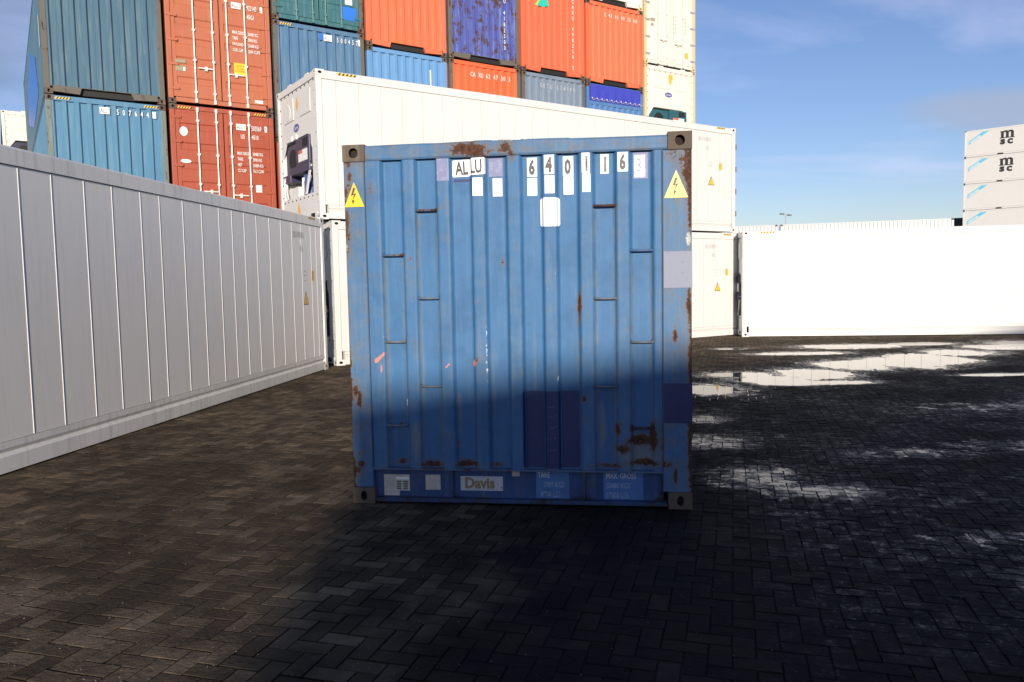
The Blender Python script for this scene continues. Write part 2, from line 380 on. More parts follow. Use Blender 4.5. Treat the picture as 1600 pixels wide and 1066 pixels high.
def reefer(label, x, y, z, rz, mat=None, rail=None, side=1, marks=True, machine=True, door_far=True, group='white refrigerated containers around the yard', number=('SKLU 471804 5', '45R1'), H=RH, panels=True, extras=None, stripe=True, cast=None, front='machine'):
    mat = mat or WHITE; rail = rail or mat
    t = thing('refrigerated_container', label, 'container', (x, y, z), rz, group)
    castings(t, H, LEN, cast or rail)
    for sx in (-1, 1):
        for y0, y1 in ((0.003, .12), (LEN - .12, LEN - .003)):
            a, b = sorted((sx * (HW - .003), sx * (HW - .11)))
            MB().box(a, b, y0, y1, .118, H - .118).build('corner_post', rail, t, bevel=.008)
        X = lambda d: sx * (HW - d)
        mb = MB(); mb.prism([(X(.004), H - .175), (X(.004), H - .03), (X(.02), H - .012), (X(.12), H - .012), (X(.12), H - .175)], 1, .178, LEN - .178)
        mb.prism([(X(.004), H - .175), (X(.004), H - .12), (X(.12), H - .12), (X(.12), H - .175)], 1, .121, .177); mb.prism([(X(.004), H - .175), (X(.004), H - .12), (X(.12), H - .12), (X(.12), H - .175)], 1, LEN - .177, LEN - .121)
        mb.build('top_rail', rail, t)
        mb = MB(); mb.prism([(X(.004), .014), (X(.004), .155), (X(.012), .165), (X(.048), .182), (X(.014), .222), (X(.014), .28), (X(.14), .28), (X(.14), .014)], 1, .18, LEN - .18)
        mb.build('bottom_rail', rail, t)
        if sx == side and panels:
            ys = [.12] + sorted(LEN - q for q in SEAMS if LEN - q > .2) + [LEN - .12]
            ys = [q for i, q in enumerate(ys) if i == 0 or q - ys[i - 1] > .05]
            for i in range(len(ys) - 1):
                link('wall_panel', panel_mesh('p', H, ys[i + 1] - ys[i], mat, sx), t, loc=(X(.022), ys[i], 0))
                if i: link('seam_strip', panel_mesh('s', H, 0, SEAMW if mat is WHITE else SEAMG, sx), t, loc=(X(.022), ys[i], 0))
        MB().box(*sorted((X(.055 if sx == side and panels else .024), X(.1))), .12, LEN - .12, .28, H - .17).build('side_wall', mat, t)
        if sx == side and marks:
            q = X(.006)
            stripes(t, .42, .82, H - .075, X(.0015), 'flank')
            stripes(t, 11.4, 11.72, H - .075, X(.0015), 'flank')
            dd = X(.0205)
            text(number[0], .155, 10.70, 2.455, X(.019), GREYPRINT, t, 'flank', .5)
            text(number[1], .15, 10.98, 2.22, X(.019), GREYPRINT, t, 'flank', .5)
            w1 = MB(); w1.prism([(11.09, 1.27), (11.33, 1.27), (11.21, 1.52)], 0, X(.022), X(.019), 0); w1.prism([(11.115, 1.285), (11.305, 1.285), (11.21, 1.485)], 0, X(.0195), X(.0175), 1)
            w1.build('warning_sign', [BLACKPRINT, YELLOW], t)
            text('Z', .12, 11.175, 1.30, X(.017), BLACKPRINT, t, 'flank', .6)
            lb = MB(); lb.box(*sorted((X(.022), X(.0195))), 11.52, 11.65, 1.70, 1.89); lb.build('yellow_label', ORANGEY, t)
            text('III\nIII', .07, 11.54, 1.82, X(.019), BLACKPRINT, t, 'flank', .7)
            ol = MB()
            for a, b, c_, d_ in ((11.13, 11.25, 1.87, 1.88), (11.13, 11.14, 1.79, 1.88), (11.24, 11.25, 1.79, 1.88), (11.16, 11.22, 1.70, 1.71), (11.13, 11.25, 1.79, 1.80)): ol.box(*sorted((X(.022), X(.0195))), a, b, c_, d_)
            ol.build('outline_mark', GREYPRINT, t, kind='stuff')
        elif sx == side and stripe:
            stripes(t, .42, .82, H - .075, X(.0015), 'flank')
    MB().box(-HW + .1, HW - .1, .12, LEN - .12, H - .06, H - .02).build('roof', mat, t)
    MB().box(-HW + .12, HW - .12, .12, LEN - .12, .05, .1).build('floor', BLACK, t)
    MB().box(-HW + .112, HW - .112, LEN - .06, LEN - .02, .02, H - .02).build('rear_door', mat, t)
    for s_ in (-1, 1):
        hg = MB()
        for i in range(4): hg.box(*sorted((s_ * (HW - .004), s_ * (HW - .09))), LEN - .002, LEN + .045, .45 + i * .62, .60 + i * .62)
        pass
        hg.each('hinge', flat('dark_hinge', (.18, .11, .11), .6), t)
    if front == 'machine': unit(t, H, mat)
    elif front == 'door': doors(t, H, mat, flat('white_bar', (.62, .60, .54), .4), True)
    if extras: extras(t, H)
    return t
NAVY = flat('navy_machine_paint', (.035, .035, .075), .4)
UNITBLUE = flat('blue_compressor', (.05, .09, .24), .35)
UNITTEAL = flat('dark_teal_machine', (.025, .10, .12), .4)
UNIT_DZ = 0.0
def unit(t, H, mat, body=None):
    """refrigeration unit in the front end; u is measured from the +x corner"""
    U = lambda u: HW - u
    body = body or NAVY
    Q = lambda z: z + UNIT_DZ if .9 < z < 1.9 else z
    def bx(mb, u0, u1, y0, y1, z0, z1, m=0): return mb.box(U(u1), U(u0), y0, y1, Q(z0), Q(z1), m)
    p = MB()
    bx(p, .11, 2.328, .03, .06, 1.76, H - .14); bx(p, .11, .40, .03, .06, .16, 1.76); bx(p, 2.24, 2.328, .03, .06, .16, 1.76); bx(p, .40, 2.24, .03, .06, .16, .56)
    p.prism([(U(.40), Q(1.76)), (U(.62), Q(1.76)), (U(.40), Q(1.45))], 1, .028, .058); p.prism([(U(2.24), Q(1.76)), (U(2.0), Q(1.76)), (U(2.24), Q(1.45))], 1, .028, .058)
    p.build('front_panel', mat, t)
    f = MB(); bx(f, .11, 2.328, .004, .1, H - .14, H - .012); f.build('end_header', mat, t); f = MB(); bx(f, .165, 2.27, .004, .1, .03, .155); f.build('end_sill', mat, t)
    c = MB(); bx(c, .40, 2.24, .42, .44, .56, 1.76); bx(c, .40, .41, .06, .42, .56, 1.76); bx(c, 2.23, 2.24, .06, .42, .56, 1.76); bx(c, .40, 2.24, .06, .42, 1.75, 1.76); bx(c, .40, 2.24, .06, .42, .55, .56)
    c.build('machine_bay', mat, t)
    cb_ = MB(); bx(cb_, .46, 1.28, -.01, .38, 1.18, 1.72); bx(cb_, .44, 1.6, -.03, .34, 1.02, 1.175); bx(cb_, 1.29, 2.16, .08, .40, 1.08, 1.70)
    cb_.tube((U(1.72), .06, Q(1.38)), (U(1.72), .078, Q(1.38)), .22, 20, 1); bx(cb_, 1.7, 2.2, .0, .3, .90, 1.07)
    cb_.build('control_box', [body, BLACK], t, bevel=.01)
    lb = MB(); bx(lb, .58, .86, -.014, -.011, 1.24, 1.47, 0); bx(lb, .88, 1.12, -.014, -.011, 1.24, 1.47, 0); bx(lb, .88, 1.12, -.016, -.0145, 1.40, 1.47, 1); bx(lb, 2.02, 2.17, -.004, -.001, .93, 1.03, 0)
    lb.each('label_sheet', [WHITEPRINT, flat('red_print', (.6, .12, .06), .5)], t)
    dp = MB(); bx(dp, .56, .84, -.018, -.011, 1.52, 1.69); dp.build('display', BLACK, t)
    cp = MB(); cp.tube((U(1.0), .22, .58), (U(1.0), .22, .98), .17, 16); cp.tube((U(1.0), .22, .98), (U(1.0), .22, 1.02), .13, 16); cp.tube((U(.72), .2, .78), (U(1.36), .2, .84), .07, 10); bx(cp, .82, .92, .02, .1, .66, .84)
    cp.build('compressor', UNITBLUE, t)
    pp = MB()
    for q in range(3): pp.tube((U(.98 + q * .05), .03, .62), (U(.93 + q * .05), .03, .92), .010, 6)
    pp.tube((U(1.5), .2, .65), (U(2.1), .25, .9), .016, 6); pp.tube((U(2.1), .03, .66), (U(2.1), .03, .98), .045, 10)
    pp.each('pipe', WHITEPRINT, t)
    br = MB()
    br.prism([(U(.42), 1.12), (U(.50), 1.12), (U(.82), .56), (U(.74), .56)], 1, -.004, .024); br.prism([(U(2.22), 1.0), (U(2.14), 1.0), (U(1.9), .56), (U(1.98), .56)], 1, -.004, .024); br.each('brace', mat, t)
    sh = MB(); bx(sh, 1.52, 2.2, .1, .4, .56, .80); sh.build('lower_tray', mat, t)
    for u0, u1 in ((.40, 1.02), (1.42, 2.02)):
        h = MB(); bx(h, u0, u1, .012, .028, 2.16, 2.62); hh = h.build('access_hatch', mat, t, bevel=.01)
    q = MB(); q.tube((U(1.76), .002, 2.36), (U(1.76), .012, 2.36), .17, 20); q.build('vent_disc', mat, t)
    dm = MB(); dm.add([(U(1.14), .026, 2.44), (U(1.22), .026, 2.30), (U(1.30), .026, 2.44), (U(1.22), .026, 2.60)], [(0, 1, 2, 3)]); dm.build('yellow_diamond', ORANGEY, t)
    ov = MB(); n = 20
    ov.add([(U(1.3) + .17 * math.cos(2 * math.pi * i / n), .026, 1.98 + .085 * math.sin(2 * math.pi * i / n)) for i in range(n)], [tuple(range(n))]); ov.build('oval_badge', flat('badge_blue', (.07, .09, .36), .4), t)
    text('Carrier', .095, U(1.3), 1.95, .023, WHITEPRINT, t, 'front', .8, .001, 'CENTER')
    wt = MB(); wt.add([(U(1.42), .026, .20), (U(1.22), .026, .20), (U(1.32), .026, .46)], [(0, 1, 2)]); wt.build('warning_sign', ORANGEY, t)
    bo = MB()
    for i in range(9):
        for u in (.15, 2.29): bo.tube((U(u), .018, .35 + i * .27), (U(u), .03, .35 + i * .27), .016, 6)
    for i in range(9): bo.tube((U(.2 + i * .25), .018, .50), (U(.2 + i * .25), .03, .50), .016, 6); bo.tube((U(.2 + i * .25), .018, H - .17), (U(.2 + i * .25), .03, H - .17), .016, 6)
    bo.build('bolts', BLACK, t, kind='stuff')
    hp_ = MB()
    for u in (1.25, 1.55): bx(hp_, u, u + .06, -.01, .03, 1.74, 1.84)
    hp_.each('latch', GALV, t)
    fl = MB(); bx(fl, .30, .52, .000, .0035, .055, .145); fl.build('forklift_pocket_shade', BLACK, t)  # flat black plate painted in place of a shaded pocket opening
    for uu in (.5, 1.55):
        e = MB(); bx(e, uu, uu + .2, .02, .08, H - .03, H + .03); e.build('lifting_lug', mat, t)
# ------------------------------------------------------------------ the blue container in front
RUST=[(0.925, 2.525, 0.1441, 0.0541, 1), (1.173, 2.533, 0.0541, 0.045, 0.7), (0.766, 2.518, 0.045, 0.027, 0.5), (0.117, 2.521, 0.0631, 0.0721, 0.6), (1.669, 1.422, 0.018, 0.0991, 1), (1.654, 1.311, 0.0135, 0.0541, 0.6), (2.081, 0.479, 0.1171, 0.045, 1.1), (1.97, 0.419, 0.0631, 0.036, 0.9), (2.178, 0.489, 0.0315, 0.1171, 1), (2.037, 0.533, 0.0225, 0.0631, 0.9), (1.931, 0.55, 0.027, 0.0586, 1), (2.124, 0.317, 0.1532, 0.027, 1), (1.858, 0.29, 0.1351, 0.018, 0.9), (1.452, 0.281, 0.2703, 0.0135, 0.6), (0.361, 0.304, 0.036, 0.027, 1), (0.593, 0.288, 0.0811, 0.027, 1), (0.852, 0.291, 0.0901, 0.027, 1), (1.067, 0.289, 0.0631, 0.0225, 0.9), (0.786, 0.445, 0.018, 0.045, 0.9), (0.067, 0.759, 0.0135, 0.0631, 0.9), (0.041, 0.839, 0.0135, 0.0405, 0.8), (0.066, 0.291, 0.0225, 0.0225, 1), (0.002, 0.247, 0.027, 0.0811, 0.8), (-0.008, 0.104, 0.0405, 0.0631, 0.8), (2.407, 2.403, 0.0315, 0.1802, 0.9), (2.348, 2.405, 0.0631, 0.0541, 0.7), (2.423, 2.147, 0.0225, 0.2252, 0.8), (2.382, 2.489, 0.0721, 0.045, 0.6), (2.414, 1.412, 0.0135, 0.1802, 0.8), (2.324, 1.215, 0.0135, 0.0676, 0.8), (2.427, 1.06, 0.018, 0.3604, 0.7), (2.426, 0.437, 0.0225, 0.2703, 0.9), (2.326, 0.233, 0.0135, 0.0631, 0.8), (2.23, 0.435, 0.0135, 0.1351, 0.7), (1.131, 1.743, 0.0135, 0.0405, 0.9), (0.044, 2.447, 0.0225, 0.1802, 0.7), (0.022, 2.086, 0.018, 0.2703, 0.5), (-0.005, 0.886, 0.018, 0.2252, 0.7), (0.193, 2.262, 0.018, 0.1802, 0.5), (1.217, 2.47, 0.027, 0.045, 0.7), (0.947, 2.489, 0.0631, 0.0225, 0.7), (2.258, 0.794, 0.0135, 0.045, 0.4), (2.02, 1.262, 0.0135, 0.0541, 0.7), (0.404, 1.127, 0.0135, 0.036, 0.5), (1.697, 0.771, 0.018, 0.027, 1), (0.469, 1.78, 0.018, 0.018, 0.8), (0.934, 1.041, 0.0135, 0.036, 0.7), (0.235, 1.79, 0.0135, 0.0135, 0.6), (0.549, 2.116, 0.018, 0.018, 0.8), (0.66, 2.117, 0.018, 0.018, 0.8), (0.405, 1.809, 0.018, 0.018, 0.8), (0.359, 0.577, 0.018, 0.0225, 0.8), (2.029, 0.569, 0.0225, 0.027, 1), (2.17, 0.57, 0.0225, 0.0315, 1), (1.786, 2.11, 0.0135, 0.0225, 0.7), (1.917, 2.115, 0.0135, 0.027, 0.7), (0.041, 0.248, 0.0225, 0.027, 0.7), (2.305, 2.449, 0.0541, 0.036, 0.6), (1.878, 2.608, 0.1802, 0.018, 0.5), (2.135, 2.473, 0.1351, 0.018, 0.5)]
FADE=[(0.48, 0.465, 0.0315, 0.1441, 1), (0.795, 0.654, 0.018, 0.1532, 0.8), (1.051, 0.885, 0.018, 0.3153, 0.6), (1.192, 1.067, 0.018, 0.5405, 0.5), (1.348, 0.93, 0.0135, 0.4054, 0.6), (1.82, 0.568, 0.0225, 0.1532, 1), (2.081, 0.366, 0.1532, 0.0991, 0.9), (1.927, 1.683, 0.018, 0.4054, 0.4), (0.224, 1.442, 0.045, 0.4054, 0.3), (0.046, 0.414, 0.0631, 0.2703, 0.5), (0.937, 2.038, 0.045, 0.3604, 0.35), (1.235, 2.228, 0.036, 0.2703, 0.35), (2.41, 1.324, 0.045, 0.7207, 0.6), (2.347, 2.192, 0.0811, 0.2703, 0.6), (0.115, 2.445, 0.0901, 0.1802, 0.6), (1.665, 1.064, 0.018, 0.3153, 0.6), (2.018, 0.884, 0.018, 0.2703, 0.5), (0.49, 2.52, 0.2703, 0.036, 0.3), (1.038, 2.52, 0.2252, 0.0631, 0.5), (1.484, 2.533, 0.1802, 0.027, 0.3), (2.216, 1.414, 0.0225, 0.2703, 0.4), (0.164, 1.81, 0.018, 0.5405, 0.3), (1.451, 1.781, 0.0225, 0.2703, 0.3), (2.092, 2.517, 0.2703, 0.036, 0.4), (0.401, 1.348, 0.0135, 0.4054, 0.5), (0.658, 1.345, 0.0135, 0.4054, 0.4), (1.789, 1.064, 0.0135, 0.3604, 0.5), (0.517, 1.802, 0.0135, 0.2703, 0.5), (0.258, 1.487, 0.0135, 0.2703, 0.4), (2.043, 1.461, 0.0135, 0.2703, 0.4)]
ORNG=[(0.212, 1.072, 0.0405, 0.0405, 1), (0.238, 0.979, 0.018, 0.027, 0.6), (0.72, 1.014, 0.0225, 0.027, 0.6), (0.925, 1.032, 0.018, 0.0225, 0.7)]
SCR=[(1.008, 1.068, 0.009, 0.2703, 0.8), (1.061, 1.159, 0.018, 0.0631, 0.9), (0.412, 0.746, 0.0068, 0.045, 1), (1.335, 0.93, 0.009, 0.036, 1), (1.515, 0.921, 0.009, 0.0225, 1), (1.464, 1.12, 0.009, 0.0135, 1), (1.206, 2.601, 0.1802, 0.018, 1.1), (1.375, 2.598, 0.1351, 0.0135, 1), (1.464, 1.133, 0.009, 0.0135, 1), (0.005, 1.859, 0.018, 0.0541, 1), (2.415, 1.868, 0.0225, 0.0541, 1), (2.423, 1.324, 0.018, 0.0631, 0.9), (-0.006, 0.58, 0.0135, 0.0225, 1), (1.448, 1.55, 0.0541, 0.018, 0.5), (2.355, 1.882, 0.0541, 0.0135, 0.5), (0.19, 2.307, 0.036, 0.0631, 0.4)]
ORNG = [(.196 + .012 * i, 1.045 + .011 * i, .010, .012, .95) for i in range(6)] + [(.235, .985, .007, .03, .9), (.715, 1.005, .012, .012, .8), (.733, 1.02, .010, .016, .8), (.925, 1.032, .016, .022, .8)]
RUST = [(a, b, c_, d_, e * (.8 if (b > 2.3 and c_ > .05) or a > 2.38 else 1)) for a, b, c_, d_, e in RUST]
SCR = [q for i, q in enumerate(SCR) if i not in (1, 3, 5, 8)]
SCR = [(a, b, c_, d_, e * (1.5 if b > 2.55 else 1.0)) for a, b, c_, d_, e in SCR]
RUST += [(a, b - .06 - d_, c_ * .5, d_ * 1.4, e * .5) for a, b, c_, d_, e in RUST if e >= .8 and b > .5]
def mask(lst, X, Z):
    o = np.zeros_like(X)
    for (cx, cz, rx, rz, s) in lst:
        d = ((X - cx) / rx) ** 2 + ((Z - cz) / rz) ** 2
        o = np.maximum(o, s * np.exp(-d * .7))
    return o
def hero_mat(name, col):
    s = NT(name); v = s.coord(off=False); vs = s.coord((9, 9, .7), off=False)
    fine = s.noise(v, 38, 8, .72); med = s.noise(v, 9, 6, .65); st = s.noise(vs, 3, 6, .65); big = s.noise(v, 1.6, 4)
    c = s.mix(s.math('MULTIPLY', s.smooth(st, .42, .75), .45), col, tuple(x * .8 + .06 for x in col))
    c = s.mix(s.math('MULTIPLY', s.smooth(s.noise(v, 3.2, 7, .7), .42, .66), .5), c, tuple(x * .66 for x in col))
    sc = s.noise(s.coord((60, 60, 2.2), off=False), 1.6, 3, .7)
    c = s.mix(s.math('MULTIPLY', s.smooth(sc, .66, .74), .22), c, (.30, .36, .42))
    fd = s.math('ADD', s.attr('fade'), s.math('ADD', s.math('MULTIPLY', s.math('SUBTRACT', st, .5), .5), s.math('MULTIPLY', s.math('SUBTRACT', med, .5), 1.0)))
    c = s.mix(s.math('MULTIPLY', s.smooth(fd, .15, .95), .68), c, (.19, .195, .16))
    og = s.smooth(s.math('ADD', s.attr('orange'), s.math('MULTIPLY', s.math('SUBTRACT', med, .5), 1.6)), .42, .62)
    c = s.mix(og, c, (.62, .20, .13))
    sx = s.math('ADD', s.attr('scratch'), s.math('MULTIPLY', s.math('SUBTRACT', fine, .5), 2.2))
    c = s.mix(s.smooth(sx, .62, .78), c, (.62, .66, .66))
    rr = s.math('ADD', s.attr('rust'), s.math('MULTIPLY', s.math('SUBTRACT', s.math('ADD', s.math('MULTIPLY', med, .45), s.math('MULTIPLY', fine, .55)), .5), 2.9))
    halo = s.smooth(rr, .18, .66); rm = s.smooth(rr, .62, .74)
    c = s.mix(s.math('MULTIPLY', halo, .62), c, (.135, .105, .075))
    c = s.mix(rm, c, s.mix(s.smooth(fine, .35, .65), (.028, .014, .010), (.115, .048, .026)))
    sk = s.math('MULTIPLY', s.smooth(s.noise(v, 70, 5, .75), .635, .68), s.smooth(big, .40, .60)); c = s.mix(s.math('MULTIPLY', sk, .8), c, (.10, .055, .035))
    ch_ = s.smooth(s.noise(s.coord((1, 1, .35), off=False), 48, 6, .8), .675, .71); c = s.mix(s.math('MULTIPLY', ch_, .55), c, (.42, .47, .50))
    gr = s.smooth(s.math('ADD', s.attr('grime'), s.math('MULTIPLY', s.math('SUBTRACT', med, .5), .9)), .35, .8)
    c = s.mix(gr, c, (.025, .02, .018))
    s.bump(s.math('ADD', s.math('MULTIPLY', fine, .3), s.math('ADD', s.math('MULTIPLY', rm, -.6), s.math('MULTIPLY', big, 2.0))), .22, .006)
    return s.out(c, s.math('ADD', s.math('MULTIPLY', rm, .3), s.math('ADD', .50, s.math('MULTIPLY', med, .16))), .3)
HBLUE = (.040, .138, .295)
HB = hero_mat('worn_blue_paint', HBLUE)
HC = paint('worn_casting_steel', (.095, .072, .052), .5, .8, .85, (.15, .125, .095), .5)
HX, HY, HA = -1.1838, 5.6009, -.1292
hero = thing('shipping_container', 'worn blue corrugated shipping container standing alone in the foreground, numbered 640116 3', 'container',
             (HX + HW * math.cos(HA), HY + HW * math.sin(HA), .004), HA)
HH = 2.591
def rec(u):
    """profile of the end wall: 0 on the outer flats, 1 at the bottom of the eight recesses"""
    a = np.abs(((np.asarray(u, float) - .345 + .12535) % .2507) - .12535)
    r = np.clip((.0835 - a) / .019, 0, 1)
    r = r * r * (3 - 2 * r)
    return np.where((np.asarray(u) < .2) | (np.asarray(u) > 2.25), 0, r)
Y0, DEP = .012, .042
def hy(u): return Y0 + DEP * rec(u)
def fx(X, Z):
    o = .30 * (1 - rec(X)) * (X > .2) * (X < 2.2) * (Z < 2.47)
    for u, zt in ((.345, 1.80), (.596, 2.11), (1.850, 2.10), (2.10, 1.79)):
        for e in (-.068, .068): o = np.maximum(o, .95 * np.exp(-((X - u - e) / .008) ** 2) * (Z < zt) * (Z > .27))
    return o
def attrs(me, extra=0.0, grime=None, fade=0.0):
    n = len(me.vertices); co = np.empty(n * 3, np.float32); me.vertices.foreach_get('co', co); co = co.reshape(-1, 3)
    X = co[:, 0] + HW; Z = co[:, 2]
    edge = np.clip(1 - np.minimum(np.abs(X), np.abs(W - X)) / .03, 0, 1) * .28
    r_ = np.minimum(mask(RUST, X, Z) + extra + edge, 1.3)
    front = (co[:, 1] < .12)
    for nm, a in (('rust', np.where(front, r_, .1)), ('fade', np.maximum(mask(FADE, X, Z), fx(X, Z) + fade)), ('orange', mask(ORNG, X, Z)), ('scratch', mask(SCR, X, Z)), ('grime', grime(X, Z) if grime else np.zeros(n))):
        at = me.attributes.new(nm, 'FLOAT', 'POINT'); at.data.foreach_set('value', a.astype(np.float32))
def gridface(mb, us, zs, fy, flip=False):
    us, zs = list(us), list(zs); k = len(us)
    vs = [(u - HW, float(fy(u)), z_) for z_ in zs for u in us]
    mb.add(vs, [(j * k + i, j * k + i + 1, (j + 1) * k + i + 1, (j + 1) * k + i) for j in range(len(zs) - 1) for i in range(k - 1)])
def dense_box(mb, u0, u1, y0, y1, z0, z1, st=.012):
    """box whose front face is finely divided, with eased edges"""
    e = .005
    us = [u0] + list(np.linspace(u0 + e, u1 - e, max(2, int((u1 - u0) / st)))) + [u1]; zs = [z0] + list(np.linspace(z0 + e, z1 - e, max(2, int((z1 - z0) / st)))) + [z1]
    k = len(us); vs = []
    for z_ in zs:
        for u in us:
            d = e * ((u in (u0, u1)) or (z_ in (z0, z1))); vs.append((u - HW, y0 + d, z_))
    mb.add(vs, [(j * k + i, j * k + i + 1, (j + 1) * k + i + 1, (j + 1) * k + i) for j in range(len(zs) - 1) for i in range(k - 1)])
    a, b = u0 - HW, u1 - HW; y0 += e
    mb.add([(a, y0, z0), (b, y0, z0), (b, y1, z0), (a, y1, z0), (a, y0, z1), (b, y0, z1), (b, y1, z1), (a, y1, z1)], [(0, 3, 2, 1), (4, 5, 6, 7), (1, 2, 6, 5), (2, 3, 7, 6), (3, 0, 4, 7)])
def hpart(mb, name, mat=HB, extra=0.0, grime=None, smooth=False, label=None, fade=0.0):
    o = mb.build(name, mat, hero, label=label); attrs(o.data, extra, grime, fade)
    if smooth: o.data.polygons.foreach_set('use_smooth', [True] * len(o.data.polygons))
    return o
mb = MB(); us = sorted(set([round(q, 4) for q in np.arange(.15, 2.2445, .0105)] + [.15, 2.2445])); gridface(mb, us, np.arange(.262, 2.482, .018), hy)
hpart(mb, 'end_wall', smooth=True)
mb = MB(); zt = 2.478
# header: the upper edge is slightly dented
us = np.linspace(.162, 2.276, 150)
def ztop(u): return HH - .012 + .006 * math.sin(u * 2.1) + (.004 if .95 < u < 1.62 else 0) - .003 * math.exp(-((u - .7) / .1) ** 2)
vs = []; rows = 9
for j in range(rows):
    for u in us:
        f = j / (rows - 1); vs.append((u - HW, .004 + (.006 if j in (0, rows - 1) else 0) + .003 * math.sin(u * 3.3 + f), 2.478 + (ztop(u) - 2.478) * f))
k = len(us); mb.add(vs, [(j * k + i, j * k + i + 1, (j + 1) * k + i + 1, (j + 1) * k + i) for j in range(rows - 1) for i in range(k - 1)])
vb = [(u - HW, .01, 2.478) for u in us] + [(u - HW, .09, 2.478) for u in us] + [(u - HW, .01, ztop(u)) for u in us] + [(u - HW, .09, ztop(u)) for u in us]
mb.add(vb, [(i, i + k, i + k + 1, i + 1) for i in range(k - 1)] + [(2 * k + i, 2 * k + i + 1, 3 * k + i + 1, 3 * k + i) for i in range(k - 1)])
hpart(mb, 'end_header', extra=.20, fade=.42)
for a, b in ((.002, .152), (2.2415, 2.436)):
    mb = MB(); dense_box(mb, a, b, 0.002, .16, .118, HH - .118); hpart(mb, 'corner_post', extra=.20, fade=.42)
    mb = MB(); u_ = .1545 if a < 1 else 2.2385; mb.box(u_ - HW - .002, u_ - HW + .0025, .004, .02, .27, 2.474); mb.build('weld_seam', flat('dark_weld', (.06, .045, .035), .8), hero)
for sx in (-1, 1):
    for sy in (-1, 1):
        for top in (0, 1):
            o = link('corner_casting', casting_mesh(sx, sy, top, HC), hero, loc=(sx * HW, -.008 if sy < 0 else LEN, (HH - .118) if top else 0))
            if sy < 0: bv = o.modifiers.new('bevel', 'BEVEL'); bv.width = .007; bv.segments = 2; bv.limit_method = 'ANGLE'
    a, b = sorted((sx * (HW - .006), sx * (HW - .07)))
    MB().box(a, b, .17, LEN - .178, HH - .07, HH - .012).build('top_rail', paint('blue_body', HBLUE, .3), hero)
    MB().box(a, b, .17, LEN - .178, .014, .15).build('bottom_rail', MC['blue_body'], hero)
    a, b = sorted((sx * (HW - .003), sx * (HW - .11)))
    MB().box(a, b, LEN - .11, LEN - .003, .118, HH - .118).build('corner_post', MC['blue_body'], hero)
    mb = MB(); corr(mb, .16, LEN - .11, .15, HH - .07, 0, .036, .278, lambda a_, d, zz: (sx * (HW - .012 - d), a_, zz)); mb.build('side_wall', MC['blue_body'], hero)
MB().box(-HW + .05, HW - .05, .095, LEN - .1, HH - .045, HH - .02).build('roof', MC['blue_body'], hero)
MB().box(-HW + .1, HW - .1, .16, LEN - .1, .1, .13).build('floor', BLACK, hero)
MB().box(-HW + .115, HW - .115, LEN - .06, LEN - .02, .02, HH - .02).build('rear_door', MC['blue_body'], hero)
# bottom sill
gr = lambda X, Z: np.clip((.075 - Z) / .05, 0, 1) * .75 + np.clip(1 - np.abs(X - .76) / .05, 0, 1) * .3 * (Z < .12) + np.clip(1 - np.abs(X - 1.68) / .12, 0, 1) * .45 * (Z < .1) + np.clip((X - 2.17) / .06, 0, 1) * .6
SILL = hero_mat('darker_blue_sill_paint', (.026, .070, .19))
mb = MB(); gridface(mb, np.linspace(.15, 2.2445, 170), np.linspace(.04, .25, 22), lambda u: .052); hpart(mb, 'end_sill', SILL, .05, gr)
mb = MB(); gridface(mb, np.linspace(.15, 2.2445, 170), np.linspace(.2495, .2615, 3), lambda u: .006)
mb.box(.15 - HW, 2.2445 - HW, .0065, .06, .2497, .2613); hpart(mb, 'sill_ledge', HB, .38)
mb = MB(); dense_box(mb, .165, 2.27, .0, .07, .012, .042); hpart(mb, 'sill_lip', SILL, .25, lambda X, Z: .55 + 0 * X)
for u in (.736, 1.691):
    mb = MB(); dense_box(mb, u - .006, u + .006, .012, .06, .043, .249); hpart(mb, 'sill_rib', SILL, .35, gr)
# ladder rungs across the recesses
RM = hero_mat('rung_paint', (.06, .13, .26))
for u, zs in ((.345, (1.806, 1.185, .577)), (.596, (2.117, 1.495, .862)), (1.850, (2.112, 1.475, .86)), (2.10, (1.800, 1.17, .567))):
    for z_ in zs:
        mb = MB(); e = .066; n = 8; pr = []
        a, b = u - HW - e, u - HW + e
        mb.tube((a - .006, .003, z_), (b + .006, .003, z_), .008, 10)
        for q in (a - .004, b + .004): mb.tube((q, .003, z_), (q + (.004 if q > u - HW else -.004), .022, z_ + .008), .009, 8)
        o = hpart(mb, 'rung', RM, .30, smooth=True)
# flat print and film on the wall; each follows the corrugation
def film(name, u0, u1, z0, z1, mat, off=.0025, n=None, skew=0.0, label=None, cutc=0.0):
    n = n or max(2, int((u1 - u0) / .006)); mb = MB(); us = np.linspace(u0, u1, n); vs = []
    for j, z_ in enumerate((z0, z0 + cutc, z1 - cutc, z1) if cutc else (z0, z1)):
        for u in us:
            uu = u
            if cutc and j in (0, 3): uu = min(max(u, u0 + cutc), u1 - cutc)
            vs.append((uu - HW, float(hy(uu)) - off, z_ + skew * (u - u0)))
    k = len(us); r_ = 3 if cutc else 1
    mb.add(vs, [(j * k + i, j * k + i + 1, (j + 1) * k + i + 1, (j + 1) * k + i) for j in range(r_) for i in range(k - 1)])
    return mb.build(name, mat, hero, label=label)
def worn(name, col, other, lo, hi, rough=.6, sc=14):
    s = NT(name); v = s.coord(off=False); n = s.noise(v, sc, 8, .75)
    return s.out(s.mix(s.smooth(n, lo, hi), col, other), rough)
MAUVE = worn('faded_mauve_film', (.16, .18, .32), (.34, .36, .48), .48, .8, .55, 24)
MAUVE2 = worn('grey_mauve_film', (.20, .22, .30), (.11, .13, .18), .56, .70, .6, 30)
NAVYF = worn('navy_film', (.014, .028, .11), (.03, .045, .13), .5, .8, .3)
WF = worn('white_film', (.80, .80, .79), (.62, .62, .62), .6, .8, .4)
